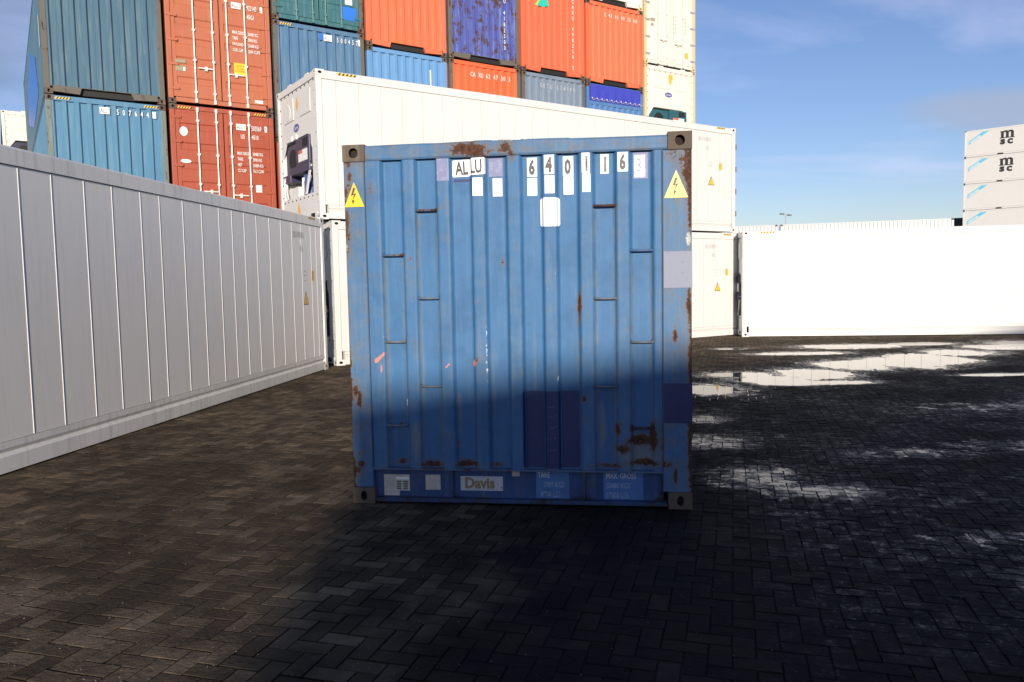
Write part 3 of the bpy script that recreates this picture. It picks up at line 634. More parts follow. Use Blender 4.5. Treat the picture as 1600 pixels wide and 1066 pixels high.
CRACK = worn('cracked_white_film', (.66, .67, .72), (.30, .30, .42), .46, .54, .4, 45)
film('sticker', .679, .765, 2.32, 2.474, MAUVE, skew=-.02, label='blank faded mauve sticker left of the letters')
film('sticker', .790, 1.012, 2.312, 2.330, NAVYF, .0022)
film('sticker', .784, .91, 2.345, 2.462, WF, .0035, skew=.03, cutc=.006, label='white sticker with the letters AL'); film('sticker', .908, 1.024, 2.352, 2.468, WF, .004, skew=.03, cutc=.006, label='white sticker with the letters LU')
film('sticker', 1.044, 1.143, 2.34, 2.466, MAUVE, .003, label='blank faded mauve sticker right of the letters')
for a in ((.932, 1.005, 2.207, 2.333), (1.070, 1.138, 2.203, 2.328), (1.315, 1.384, 2.199, 2.322), (1.440, 1.508, 2.208, 2.331), (1.568, 1.637, 2.200, 2.322), (1.700, 1.755, 2.209, 2.334)): film('blank_white_sticker', *a, WF, .003)
film('white_plate', 1.405, 1.541, 1.981, 2.179, WF, .006, cutc=.012)
def htext(s, size, u, z_, mat, xs=.62, bold=.0, off=.0052, rot=0.0, sp=1.0, label=None):
    return text(s, size, u, z_, 0, mat, hero, xs=xs, bold=bold, rot=rot, sp=sp, fn=lambda a, b: (a - HW, float(hy(a)) - off, b), label=label)
htext('AL', .128, .808, 2.362, BLACKPRINT, .60, .004, .0065, .03, label='black letters AL on white'); htext('LU', .128, .916, 2.366, BLACKPRINT, .58, .004, .0065, .03, label='black letters LU on white')
DG = (('6', 1.315, 1.385, 2.331, 2.461, 1), ('4', 1.437, 1.507, 2.339, 2.470, 1), ('0', 1.565, 1.637, 2.326, 2.462, 1), ('1', 1.697, 1.751, 2.339, 2.475, 0), ('1', 1.823, 1.881, 2.334, 2.466, 0), ('6', 1.941, 2.011, 2.339, 2.469, 1))
WORNK = worn('worn_black_print', (.10, .10, .11), (.50, .50, .50), .45, .75, .6, 24)
for ch, a, b, c_, d_, ok in DG:
    film('digit_sticker', a, b, c_, d_, WF, .0035); htext(ch, .135, a + (b - a) * (.17 if ch != '1' else .22), c_ + .018, BLACKPRINT if ok else WORNK, .62, .0065)
film('digit_sticker', 2.046, 2.146, 2.292, 2.468, MAUVE, .003); film('digit_sticker', 2.055, 2.128, 2.300, 2.452, CRACK, .0042); htext('3', .13, 2.066, 2.34, worn('ghost_print', (.22, .22, .34), (.5, .5, .54), .45, .7, .6, 50), .62, -.001)
TRI = worn('worn_yellow_film', (.80, .50, .02), (.78, .74, .60), .60, .68, .4, 16)
for u0, u1, z0, z1 in ((.004, .150, 2.155, 2.33), (2.252, 2.412, 2.150, 2.335)):
    c_ = (u0 + u1) / 2; y_ = -.0018
    s_ = MB(); s_.add([(u0 - HW, y_, z0), (u1 - HW, y_, z0), (c_ - HW, y_, z1)], [(0, 1, 2)]); s_.build('warning_sign', TRI, hero, label='yellow triangle with a black lightning bolt')
    bt = MB(); q = lambda a, b: (c_ - HW + a, y_ - .0014, z0 + b)
    bt.add([q(-.006, .135), q(-.024, .078), q(-.002, .086), q(-.010, .045), q(.016, .098), q(-.006, .090), q(.010, .132)], [(0, 1, 2, 5, 6), (2, 3, 4, 5)])
    bt.add([q(-.018, .052), q(-.012, .018), q(.003, .044)], [(0, 1, 2)]); bt.build('lightning_bolt', BLACKPRINT, hero)
def post_film(u0, u1, z0, z1, mat, label):
    o = MB().box(u0 - HW, u1 - HW, -.001, .0025, z0, z1); o.box(u1 - HW, u1 - HW + .003, -.001, .03, z0, z1, 1); o.build('sticker', [mat, NAVYF], hero, label=label)
post_film(2.247, 2.4365, 1.541, 1.789, MAUVE2, 'blank greyish mauve film on the right post'); post_film(2.247, 2.4365, .606, .884, NAVYF, 'navy film on the right post')
PATCH = worn('navy_patch_paint', (.011, .028, .115), (.02, .038, .125), .5, .8, .5, 5)
film('painted_patch', 1.258, 1.664, .272, .826, PATCH, .002, n=60, cutc=.014, label='navy painted panel over the corrugation')
mk = MB()
for z_ in (.42, .50, .58, .66, .73):
    n = 7
    for i in range(n):
        a = math.pi * (1.15 + .7 * i / (n - 1)); b = math.pi * (1.15 + .7 * (i + 1) / (n - 1)); r0, r1 = .030, .033
        if random.random() < .25: continue
        P = [(1.462 + r * math.cos(t_), z_ + r * math.sin(t_) * .6) for r, t_ in ((r0, a), (r1, a), (r1, b), (r0, b))]
        mk.add([(p - HW, float(hy(p)) - .0035, q) for p, q in P], [(0, 1, 2, 3)])
mk.build('scuff_mark', flat('grey_scuff', (.22, .25, .33), .5), hero, kind='stuff')
# labels on the sill
def sill(name, u0, u1, z0, z1, mat, y_=.049, label=None, rot=0): return MB().box(u0 - HW, u1 - HW, y_, .0515, z0, z1).build(name, mat, hero, label=label)
PAPER = worn('yellowed_label', (.52, .50, .42), (.38, .36, .30), .45, .7, .5)
pl = sill('data_plate', .218, .412, .048, .205, PAPER, label='yellowed data plate')
for i in range(7): MB().box(.226 - HW, .300 - HW + random.uniform(-.02, 0), .0482, .049, .065 + i * .018, .068 + i * .018).build('printed_line', GREYPRINT, pl)
MB().box(.310 - HW, .404 - HW, .0480, .049, .168, .188).build('printed_box', WF, pl)
tb = MB()
for i in range(5):
    for a in (.312, .362): tb.box(a - HW, a + .036 - HW, .0482, .049, .095 + i * .0135, .103 + i * .0135)
tb.build('printed_table', BLACKPRINT, pl, kind='stuff')
ps = MB().box(.335 - HW, .412 - HW, .0478, .049, .048, .085).build("paint_smear", SILL, pl); attrs(ps.data)
p2 = sill('data_plate', .531, .642, .094, .206, PAPER, label='small white data sticker')
for i in range(6): MB().box(.540 - HW, .634 - HW - random.uniform(0, .03), .0482, .049, .104 + i * .0155, .1065 + i * .0155).build('printed_line', GREYPRINT, p2)
p3 = sill('name_plate', .792, 1.102, .094, .199, worn('pale_grey_label', (.50, .52, .54), (.40, .41, .42), .5, .8, .4), label='pale plate with a brown company name')
text('Davis', .108, .822 - HW, .114, .0484, flat('brown_print', (.27, .20, .10), .5), p3, xs=.92, bold=.005)
text('.', .09, 1.082 - HW, .114, .0484, BLACKPRINT, p3, xs=1)
for a, b, z_ in ((.91, .985, .189), (.83, 1.06, .103)): MB().box(a - HW, b - HW, .0482, .049, z_, z_ + .003).build('printed_line', GREYPRINT, p3)
sill('small_tag', 1.171, 1.225, .203, .241, flat('grey_tag', (.42, .43, .36), .5))
LB = worn('light_blue_patch_paint', (.055, .16, .38), (.04, .115, .27), .45, .7, .5, 10)
GH = worn('faded_white_print', (.50, .54, .58), (.10, .20, .36), .50, .72, .5, 18)
GH2 = worn('very_faded_white_print', (.28, .36, .48), (.07, .17, .36), .46, .66, .5, 18)
sill('tare_patch', 1.344, 1.582, .046, .247, LB, label='light blue painted panel with the tare weight'); sill('gross_patch', 1.826, 2.104, .046, .2475, LB, label='light blue painted panel with the maximum gross weight')
for s_, u, z_, m_ in (('TARE', 1.356, .197, GH), ('3780 KGS', 1.395, .127, GH2), ('8700 LBS', 1.378, .058, GH2), ('MAX. GROSS', 1.842, .197, GH), ('30480 KGS', 1.842, .127, GH2), ('67200 LBS', 1.842, .058, GH2)):
    text(s_, .056, u - HW, z_, .0484, m_, hero, xs=.66, bold=.0008)

# ------------------------------------------------------------------ white reefers round the yard
def reef_at(cx, cy, dx, dy, z, label, **k):
    """near camera-side bottom corner (cx, cy), length direction (dx, dy); the +x flank faces the yard"""
    n = math.hypot(dx, dy); dx /= n; dy /= n
    return reefer(label, cx - dy * HW, cy + dx * HW, z, math.atan2(-dx, dy), **k)
gd = (math.sin(.1051), math.cos(.1051))
reef_at(-3.5725 - gd[0] * LEN, 14.9556 - gd[1] * LEN, *gd, .004, 'long grey refrigerated container with bright vertical seams along the left side of the yard', mat=GREYW, rail=GREYRAIL, number=('SKLU 471804 5', '45R1'))
wd = (math.sin(.9791), math.cos(.9791))
reef_at(-3.6808 + .20 * wd[0], 15.3329 + .20 * wd[1], *wd, .004, 'white refrigerated container at the bottom of the pair behind the blue container', number=('SKLU 470029 7', '45R1'))
reef_at(-3.72, 15.36, *wd, 2.925, 'white refrigerated container on top of the pair behind the blue one, cooling machine at left', number=('SKLU 418060 0', '45R1'))
rd = (math.cos(-.1253), math.sin(-.1253))
reef_at(6.3556, 21.3144, *rd, .004, 'white refrigerated container closing the right side of the yard behind the wet paving', marks=False)
# one more seen through the slit between the white ones
reefer('white refrigerated container glimpsed through the narrow gap right of the stacked white pair', 10.6, 33.0, .004, R(-8), marks=False, panels=False, extras=lambda t, H: [text(s_, .22, .3, z_, .018, GREYPRINT, t, xs=.7) for s_, z_ in (('G 1', 2.0), ('117', 1.7), ('2', 1.4))] and None)
# the stacks behind the camera that throw the big shadow
cdx, cdy = math.cos(math.atan(.76)), math.sin(math.atan(.76))
def caster(s, z, label):
    # camera-facing corner line starts at (.26, -24.15); body extends away from the yard
    cx, cy = .26 + cdx * s + cdy * HW, -24.15 + cdy * s - cdx * HW
    reefer(label, cx, cy, z, math.atan2(-cdx, cdy), side=-1, marks=False, panels=False, mat=WHITE, group='containers behind the photographer', stripe=False)
caster(0, .004, 'white refrigerated container behind the photographer, lower one at the left end'); caster(0, 2.925, 'white refrigerated container behind the photographer, upper one at the left end')
caster(12.3, .004, 'white refrigerated container behind the photographer, lower one at the right end'); caster(12.3, 2.925, 'white refrigerated container behind the photographer, upper one at the right end')

# ------------------------------------------------------------------ the tall row of dry containers
RA = .991; rdx, rdy = math.sin(RA), math.cos(RA); RZ = math.atan2(rdy, rdx)
RX, RY, PITCH = -10.056, 17.188, 2.512
def col(i): s = i * PITCH + HW; return RX + rdx * s, RY + rdy * s
BL1 = paint('teal_blue_paint', (.055, .125, .185), .30, .55, .5, (.14, .20, .22))
BL2 = paint('sky_blue_paint', (.072, .195, .315), .25, .4, .5, (.17, .29, .38))
RD1 = paint('terracotta_paint', (.42, .125, .06), .02, .45, .5, (.42, .17, .10), .3)
RD2 = paint('brick_red_paint', (.34, .072, .036), .05, .4, .5, (.38, .12, .07), .3)
TEAL = paint('dark_teal_paint', (.035, .13, .15), .25, .4, .5)
BL3 = paint('faded_blue_paint', (.07, .16, .28), .35, .6, .5, (.17, .24, .30))
ORG = paint('orange_paint', (.70, .145, .06), .06, .4, .5, (.70, .20, .11), .16)
BL4 = paint('light_blue_paint', (.115, .27, .50), -.02, .4, .5, (.19, .33, .50))
NV = paint('rusted_navy_paint', (.065, .085, .32), 1.15, .6, .5, (.18, .25, .42))
ORG2 = paint('stained_orange_paint', (.74, .12, .04), .32, .4, .5, (.70, .18, .09))
ORG3 = paint('red_orange_paint', (.72, .125, .055), .2, .35, .5, (.72, .18, .10), .12)
GRB = paint('grey_blue_paint', (.16, .21, .285), .1, .5, .5, (.25, .28, .32))
BL5 = paint('ocean_blue_paint', (.07, .17, .38), .08, .4, .5)
TARP = flat('blue_tarpaulin', (.05, .06, .42), .35)
CREAMP = paint('yellow_stained_cream_post', (.62, .48, .25), .5, .8, .45)
def ex_col1(t, H): pass
def st(t, H): stripes(t, -HW + .18, -HW + .48, H - .085, .0025); stripes(t, HW - .48, HW - .18, H - .085, .0025)
def sidemark(t, H, z0):
    for i in range(3): text('ALLU'[i % 4], .2, .35 + 0 * i, z0 - i * .25, -HW + .011, WHITEPRINT, t, 'flank')
def e_up1(t, H):
    d = MB(); x_ = -HW + .006; n = 12
    d.add([(x_, 2.6, .55), (x_, 6.1, .30), (x_, 9.6, 1.0), (x_, 9.0, 1.9), (x_, 6.0, 2.35), (x_, 3.4, 1.6)], [(0, 1, 2, 3, 4, 5)]); d.build('painted_emblem', flat('bright_blue_print', (.03, .17, .60), .4), t)
    MB().box(x_ - .001, x_, .8, 1.0, 1.2, 1.9).build('sticker', WHITEPRINT, t)
def e_lo1(t, H):
    st(t, H)
    m_ = MB(); m_.box(-.17, .03, .006, .010, H - .32, H - .17); m_.build('sticker', WHITEPRINT, t)
    text('ALL', .15, -.16, H - .30, .0045, BLACKPRINT, t, xs=.6)
    for i, ch in enumerate('507644'): text(ch, .17, .17 + i * .125, H - .31, .010, WHITEPRINT, t, xs=.6, bold=.002)
    MB().box(.92, 1.0, .006, .010, H - .32, H - .17).build('sticker', WHITEPRINT, t); text('0', .14, .925, H - .30, .0045, GREYPRINT, t, xs=.6)
def pdoor(t, num, sub, lab, lines, vals, yl=None):
    H = t['h']
    MB().box(.30, .53, .0185, .0205, H - .48, H - .33).build('sticker', WHITEPRINT, t); text(lab, .135, .315, H - .455, .0165, BLACKPRINT, t, xs=.62)
    text(num, .165, .665, H - .47, .0195, WHITEPRINT, t, xs=.50, bold=.0015); MB().box(.99, 1.05, .0185, .0205, H - .48, H - .33).build('sticker', WHITEPRINT, t)
    text(num[-1], .13, .995, H - .455, .0165, BLACKPRINT, t, xs=.55)
    text(sub, .15, .665, H - .68, .0195, WHITEPRINT, t, xs=.56, bold=.0015)
    for i, (a, b) in enumerate(zip(lines, vals)):
        text(a, .11, .30, H - 1.08 - i * .14, .0195, WHITEPRINT, t, xs=.52, bold=.0012); text(b, .11, .67, H - 1.08 - i * .14, .0195, WHITEPRINT, t, xs=.56, bold=.0012)
def e_up2(t, H):
    t['h'] = H; pdoor(t, '922143', '45G1', 'ALLU', ['MAX.GROSS', 'TARE', 'PAYLOAD', 'CUB. CAP.'], ['30480 KG', '3900 KG', '26580 KG', '2694 CUFT'])
    MB().box(.31, .61, .0185, .0205, .82, 1.12).build('caution_label', YELLOW, t); text('CAUTION\n9\'6" HIGH\nCONTAINER', .062, .46, 1.03, .0165, BLACKPRINT, t, xs=.7, align='CENTER')
    MB().box(-.60, -.44, .0185, .0205, H - .42, H - .22).build('sticker', flat('pale_blue_print', (.40, .62, .70), .5), t); text('CI', .10, -.58, H - .37, .0165, BLACKPRINT, t, xs=.8)
    MB().box(-1.03, -.80, .0185, .0205, .95, 1.03).build('data_plate', flat('khaki_plate', (.30, .28, .18), .5), t); MB().box(-1.03, -.80, .0185, .0205, .76, .88).build('data_plate', MC['khaki_plate'], t); MB().box(-.86, -.82, .017, .0185, .77, .86).build('sticker', WHITEPRINT, t)
    MB().box(.78, .98, .0185, .0205, .20, .27).build('sticker', WHITEPRINT, t)
def e_lo2(t, H):
    st(t, H); t['h'] = H; pdoor(t, '503569', '4510', 'ALLU', ['MAX GROSS', 'TARE', 'NET', 'CU CAP'], ['30480 KG', '3900 KG', '26580 KG', '76.2 CUM'])
    text('US', .15, .40, H - .68, .0195, WHITEPRINT, t, xs=.56, bold=.0015)
    m_ = MB(); n = 16; m_.add([(-.92 + .09 * math.cos(6.283 * i / n), .0205, H - .62 + .11 * math.sin(6.283 * i / n)) for i in range(n)], [tuple(range(n))]); m_.build('round_sticker', WHITEPRINT, t)
    m_ = MB(); m_.add([(-.90 + .12 * math.cos(6.283 * i / n), .0205, H - 1.32 + .045 * math.sin(6.283 * i / n)) for i in range(n)], [tuple(range(n))]); m_.build('oval_sticker', WHITEPRINT, t)
    MB().box(.72, .87, .0185, .0205, H - 1.98, H - 1.80).build('sticker', WHITEPRINT, t)
def e_3u(t, H):
    MB().box(.62, 1.03, .0185, .0205, .28, .62).build('painted_panel', flat('bright_blue_print', (.03, .17, .60), .4), t); MB().box(.72, .92, .0185, .0205, .68, .82).build('sticker', WHITEPRINT, t); MB().box(-.98, -.72, .0185, .0205, .62, .76).build('data_plate', flat('khaki_plate', (.30, .28, .18), .5), t)
def e_3l(t, H):
    stripes(t, -HW + .18, -HW + .48, H - .085, .0025)
    MB().box(-.02, .08, .006, .010, H - .33, H - .15).build('sticker', flat('bright_blue_print', (.03, .17, .60), .4), t)
    MB().box(.10, .32, .006, .010, H - .33, H - .17).build('sticker', WHITEPRINT, t); text('ALL', .15, .11, H - .31, .0045, BLACKPRINT, t, xs=.6)
    for i, ch in enumerate('500457'): text(ch, .17, .46 + i * .105, H - .32, .010, WHITEPRINT, t, xs=.55, bold=.002)
    MB().box(1.04, 1.10, .006, .010, H - .33, H - .17).build('sticker', WHITEPRINT, t)
def vtext(t, s, x_, z0, st_=.17, size=.17):
    for i, ch in enumerate(s):
        if ch != ' ': text(ch, size, x_, z0 - i * st_, .010, WHITEPRINT, t, xs=.7, bold=.002)
def rowtext(t, s, x0, z_, step, size=.19, mat=None):
    for i, ch in enumerate(s):
        if ch != ' ': text(ch, size, x0 + i * step, z_, .010, mat or WHITEPRINT, t, xs=.62, bold=.002)
def e_sail(t, H):
    vtext(t, 'CAXU 498250 5', .72, 2.3)
    s_ = MB(); s_.add([(-.62, .011, 2.02), (-.38, .011, 2.42), (-.24, .011, 2.30), (-.17, .011, 2.06), (-.40, .011, 2.0)], [(0, 4, 3, 2, 1)], 0); s_.add([(-.70, .0112, 2.02), (-.62, .0112, 2.02), (-.38, .0112, 2.42)], [(0, 1, 2)], 1); s_.build('sail_emblem', [flat('green_print', (.02, .50, .38), .5), YELLOW], t)
def e_refdoor(t, H):
    MB().box(.70, .86, .0185, .0235, .40, .60).build('yellow_label', ORANGEY, t); MB().box(-.92, -.72, .0185, .0235, 1.44, 1.55).build('sticker', flat('grey_brown_print', (.35, .27, .22), .5), t); MB().box(-.90, -.78, .0185, .0235, 1.28, 1.38).build('sticker', MC['grey_brown_print'], t)
    for i in range(5): text('MAX 34000', .07, .12, 1.75 - i * .14, .0195, GREYPRINT, t, xs=.5); text('KG 7500', .09, .62, 1.72 - i * .12, .0195, GREYPRINT, t, xs=.5)
def e_refunit(t, H):
    MB().box(-.08, .12, .0245, .0285, H - .40, H - .22).build('yellow_label', ORANGEY, t)
HL = lambda i: [0, 0, 0, 0]
P_ = [5.889, 5.962, 8.304, 8.033, 8.057, 8.037, 8.0, 8.936]     # measured height of the joint seen in each column
def D(i, z, H, label, body, **k): x_, y_ = col(i); return dry(label, x_, y_, z, RZ, H, body, **k)
def support(i, ztop, labels):
    h = ztop / len(labels)
    for j, l in enumerate(labels):
        x_, y_ = col(i); dry(l, x_, y_, .004 + j * h, RZ, h - .008, (BL2, BL3, GRB, RD2)[(i + j) % 4])
z = P_[0]; D(0, z + .02, RH, 'teal blue container at the top left of the stack, bright blue emblem on its side', BL1, post=RUSTY, extras=e_up1)
D(0, z - RH, RH, 'sky blue container with white digits 507644, below the teal blue one', BL2, post=paint('rusty_green_post', (.14, .17, .15), .9, .6, .6), extras=e_lo1)
support(0, z - RH - .02, ['hidden bottom container of the leftmost column in the tall stack'])
z = P_[1]; D(1, z + .02, RH, 'terracotta container with white locking bars, number 922143, upper of two red ones', RD1, end='door', extras=e_up2)
D(1, z - RH, RH, 'brick red container with white locking bars, number 503569, under the terracotta one', RD2, end='door', extras=e_lo2)
support(1, z - RH - .02, ['hidden bottom container of the red column in the tall stack'])
D(1, z + RH + .04, RH, 'blue container above the terracotta one, only its bottom edge at the top of the picture', BL1, post=RUSTY)
z = P_[2]; D(2, z + .02, RH, 'dark teal container with door bars and bright blue panel, at the top edge', TEAL, post=RUSTY, end='door', extras=e_3u, barmat=flat('teal_bar', (.10, .22, .22), .5, var=.5))
D(2, z - RH, RH, 'faded blue corrugated container with white digits 500457, under the dark teal doors', BL3, post=RUSTY, extras=e_3l)
support(2, z - RH - .02, ['hidden bottom container under the faded blue one, lower', 'orange container under the faded blue one, mostly hidden by the white container'])
z = P_[3]; D(3, z + .02, 2.591, 'orange container without markings above the plain light blue one', ORG)
D(3, z - 2.591, 2.591, 'light blue container with one short white stroke below the unmarked orange one', BL4, extras=lambda t, H: MB().box(.66, .70, .009, .012, H - .95, H - .40).build('painted_stroke', WHITEPRINT, t) and None)
support(3, z - 2.591 - .02, ['hidden bottom container below the light blue one, lower', 'hidden bottom container below the light blue one, upper'])
z = P_[4]; D(4, z + .02, 2.591, 'navy container heavily streaked with rust, vertical white lettering at right', NV, post=RUSTY, extras=lambda t, H: vtext(t, 'CRXU 4182503', .66, 2.35))
D(4, z - 2.591, 2.591, 'stained orange container with widely spaced white characters under the rusty navy one', ORG2, post=RUSTY, extras=lambda t, H: rowtext(t, 'CA XU 62 47 30 3', -.52, H - .42, .088))
support(4, z - 2.591 - .02, ['hidden bottom container below the stained orange one, lower', 'hidden bottom container below the stained orange one, upper'])
z = P_[5]; D(5, z + .02, RH, 'red orange container with a green sail emblem and dark rust spots', ORG3, post=ORG3, extras=e_sail)
D(5, z - 2.591, 2.591, 'grey blue container with faded lettering under the one with the sail emblem', GRB, post=RUSTY, extras=lambda t, H: rowtext(t, 'GSTU 574098', -.55, H - .42, .13, .18, flat('faded_white_mark', (.5, .52, .54), .5)))
support(5, z - 2.591 - .02, ['hidden bottom container below the grey blue one, lower', 'hidden bottom container below the grey blue one, upper'])
z = P_[6]; D(6, z + .02, 2.591, 'clean orange container with small white characters at its top right, beside the cream doors', ORG, post=ORG3, extras=lambda t, H: rowtext(t, 'C 42 65 09 25 08', -.45, H - .42, .09, .17))
D(6, z - 2.591, 2.591, 'blue open top container with a bright blue tarpaulin folded over its end', BL5, extras=lambda t, H: rowtext(t, 'FSCU 866068 0', -.52, H - .98, .12, .20), tarp=True)
support(6, z - 2.591 - .02, ['hidden bottom container below the one with the tarpaulin, lower', 'hidden bottom container below the one with the tarpaulin, upper'])
D(6, z + .04 + 2.591, 2.591, 'cream container above the clean orange one, at the top edge of the picture', CREAM, cast=CREAMP)
z = P_[7]; x_, y_ = col(7)
reefer('cream refrigerated container with closed white doors at the right end of the tall stack', x_, y_, z + .02, RZ, mat=CREAM, rail=CREAMP, marks=False, panels=False, front='door', extras=e_refdoor, stripe=False, group='containers in the tall stack behind')
_n = NAVY; NAVY = UNITTEAL; UNIT_DZ = -.25
reefer('cream refrigerated container with a dark teal cooling machine, under the cream one with doors', x_, y_, z - RH, RZ, mat=CREAM, rail=CREAMP, marks=False, panels=False, extras=e_refunit, stripe=False, group='containers in the tall stack behind')
NAVY = _n; UNIT_DZ = 0.0
support(7, z - RH - .02, ['hidden bottom container at the right end of the tall stack, lower', 'hidden bottom container at the right end of the tall stack, upper'])

# ------------------------------------------------------------------ cream reefers far left
fx, fy = -19.9, 31.0
for j, lab in enumerate(['lower cream refrigerated container at the far left edge, hidden', 'middle cream refrigerated container at the far left edge, hidden', 'cream refrigerated container at the far left edge with bolts and a dark machine']):
    reefer(lab, fx + rdx * HW, fy + rdy * HW, .004 + j * 2.92, RZ, mat=CREAM, rail=CREAM, marks=False, panels=False, stripe=False, group='cream containers at the far left')
for j, lab in enumerate(['lowest stained cream container at the very left edge, hidden', 'middle stained cream container at the very left edge, hidden', 'stained cream container cut by the left edge of the picture']):
    reefer(lab, fx - rdx * (HW + .08), fy - rdy * (HW + .08), .004 + j * 2.92, RZ, mat=CREAMP, rail=CREAMP, marks=False, panels=False, stripe=False, front='door', group='cream containers at the far left')

# ------------------------------------------------------------------ far right: stack with letters
TEXTBLACK = flat('near_black_print', (.03, .028, .03), .5)
SKYP = flat('light_blue_print', (.13, .48, .68), .5)
def logo(t, y0, z0, H):
    """block m with slab feet above small s c, on the +x flank"""
    X0, X1 = HW - .022, HW - .010; m_ = MB(); u = lambda a, b, c_, d_: m_.box(X0, X1, y0 + a, y0 + b, z0 + c_, z0 + d_)
    for a in (0, .46, .92): u(a, a + .26, .0, .62)
    u(-.10, 1.26, -.06, .03)
    for a in (.14, .60): m_.prism([(y0 + a, z0 + .58), (y0 + a + .12, z0 + .74), (y0 + a + .38, z0 + .76), (y0 + a + .56, z0 + .62), (y0 + a + .56, z0 + .45), (y0 + a + .34, z0 + .55)], 0, X0, X1 + .001)
    u(-.06, .2, .60, .70); m_.build('logo_letter', TEXTBLACK, t)
    text('s', 1.05, y0 - .06, z0 - .66, HW - .012, TEXTBLACK, t, 'flank', 1.15, .05); text('c', 1.05, y0 + .60, z0 - .66, HW - .012, TEXTBLACK, t, 'flank', 1.1, .05)
mx, my = 52.2 * 87 / 90 + .0, 87.0; md = (math.cos(R(-42.6)), math.sin(R(-42.6)))
mlab = ['lowest white container of the right far stack, hidden', 'second white container from the ground in the right far stack, hidden', 'white container with a light blue corner flash just above the white wall, far right', 'white container with a blue corner flash and rust scratch, no letters, far right', 'white container lettered MSC, second from the top, far right', 'white container lettered MSC, topmost, far right']
for j, lab in enumerate(mlab):
    def ex(t, H, j=j):
        X1 = HW - .012
        b = MB(); b.add([(X1, .42, 1.35), (X1, .42, 1.75), (X1, 1.75, 2.66), (X1, 2.35, 2.66)], [(0, 3, 2, 1)]); b.build('corner_flash', SKYP, t)
        text('CARONIA', .30, .56, 1.48, X1 + .004, WHITEPRINT, t, 'flank', .9, .006, rot=math.atan2(1.1, 1.6))
        if j >= 4: logo(t, 3.45, 1.72, H)
        for a in (3.15, 6.0): MB().box(HW - .004, HW + .003, a, a + .55, .02, .15).build('forklift_pocket_shade', BLACK, t)  # black plates, the dark of the pocket openings put in as colour
        for q in range(3): text('MSCU 7' [q:q + 6], .14, 8.0, 2.5 - q * .2, X1, GREYPRINT, t, 'flank', .6)
        if j == 3: s_ = MB(); s_.prism([(7.0, .9), (7.06, .9), (7.2, 1.6), (7.15, 1.6)], 0, X1 - .005, X1 + .002); s_.build('rust_scratch', RUSTYCAST, t)
    reef_at(mx, my, *md, .004 + j * 2.905, lab, mat=MSCW, rail=MSCW, cast=RUSTYCAST, marks=False, panels=False, stripe=False, extras=ex if j > 1 else None, front=None, group='white containers in the far right stack')
# ------------------------------------------------------------------ row of corrugated white containers beyond the right wall
WC = paint('white_corrugated_paint', (.50, .51, .53), .1, .4, .5)
bd = Vector((32.5 - 22.3, 58.1 - 61.3)).normalized(); brz = math.atan2(-bd[0], bd[1])
def back(s, z, lab, off=0.0, body=None):
    cx, cy = 22.3 + bd[0] * s - bd[1] * (HW + off), 61.3 + bd[1] * s + bd[0] * (HW + off)
    return dry(lab, cx, cy, z, brz, 2.9, body or WC, group='white containers beyond the right wall')
for s, nm in ((-13.4, 'left'), (-1.0, 'middle')):
    back(s, .004, 'lower white corrugated container beyond the right wall, %s one, hidden' % nm)
    back(s, 2.925, 'upper white corrugated container showing its top above the right wall, %s one' % nm)
TLD = paint('dark_teal_flank', (.02, .05, .06), .1)
for j, nm in enumerate(('lowest dark teal container behind the far right stack, hidden', 'middle dark teal container behind the far right stack, hidden', 'dark teal container showing a narrow strip left of the far right stack')):
    dry(nm, 56.4, 97.5, .004 + j * 2.925, R(-28), 2.9, TLD, group='dark containers behind the far right stack')

# ------------------------------------------------------------------ distant lamp
lt = thing('lamp_post', 'distant double-headed lamp post standing above the white containers against the sky', 'street lamp', (56.0, 158.5, -.6))
MB().tube((0, 0, 0), (0, 0, 15.1), .11, 10, 0, .07).build('pole', flat('grey_pole', (.3, .32, .34), .5), lt)
MB().tube((-.5, 0, 15.2), (.5, 0, 15.05), .05, 8).build('cross_arm', MC['grey_pole'], lt)
for a, z_ in ((-.75, 15.2), (.7, 14.95)):
    MB().prism([(a - .42, z_ - .05), (a + .42, z_ - .12), (a + .35, z_ + .14), (a - .32, z_ + .2)], 1, -.35, .35).build('lamp_head', flat('dark_lamp', (.10, .12, .14), .4), lt, bevel=.05)

# ------------------------------------------------------------------ ground and paving
PUD = [(2.89, 11.25, 0.45, 0.6), (4.08, 12.29, 0.58, 0.56), (3.86, 12.94, 0.61, 0.44), (5.05, 12.94, 0.6, 0.79), (6.19, 14.08, 0.65, 0.94), (7.16, 14.37, 0.76, 1.09), (8.06, 14.94, 0.67, 1.06), (9.34, 16.09, 0.71, 0.81), (10.77, 17.08, 0.74, 0.76), (11.89, 17.92, 0.77, 0.84), (7.87, 17.9, 1.2, 0.67), (6.13, 16.43, 1.0, 0.42), (9.68, 18.24, 0.8, 0.43), (5.02, 17.8, 0.35, 0.25), (4.3, 11.78, 0.56, 0.29), (2.19, 8.8, 0.21, 0.25), (1.94, 7.56, 0.31, 0.3), (1.97, 5.92, 0.29, 0.13), (2.33, 5.69, 0.33, 0.16), (1.98, 6.27, 0.31, 0.17), (7.79, 12.34, 0.56, 0.16), (4.98, 11.76, 0.55, 0.22)]
GA = R(16)                 # turn of the paving grid
gx, gy = np.array([math.cos(GA), -math.sin(GA)]), np.array([math.sin(GA), math.cos(GA)])
rng = np.random.RandomState(3)
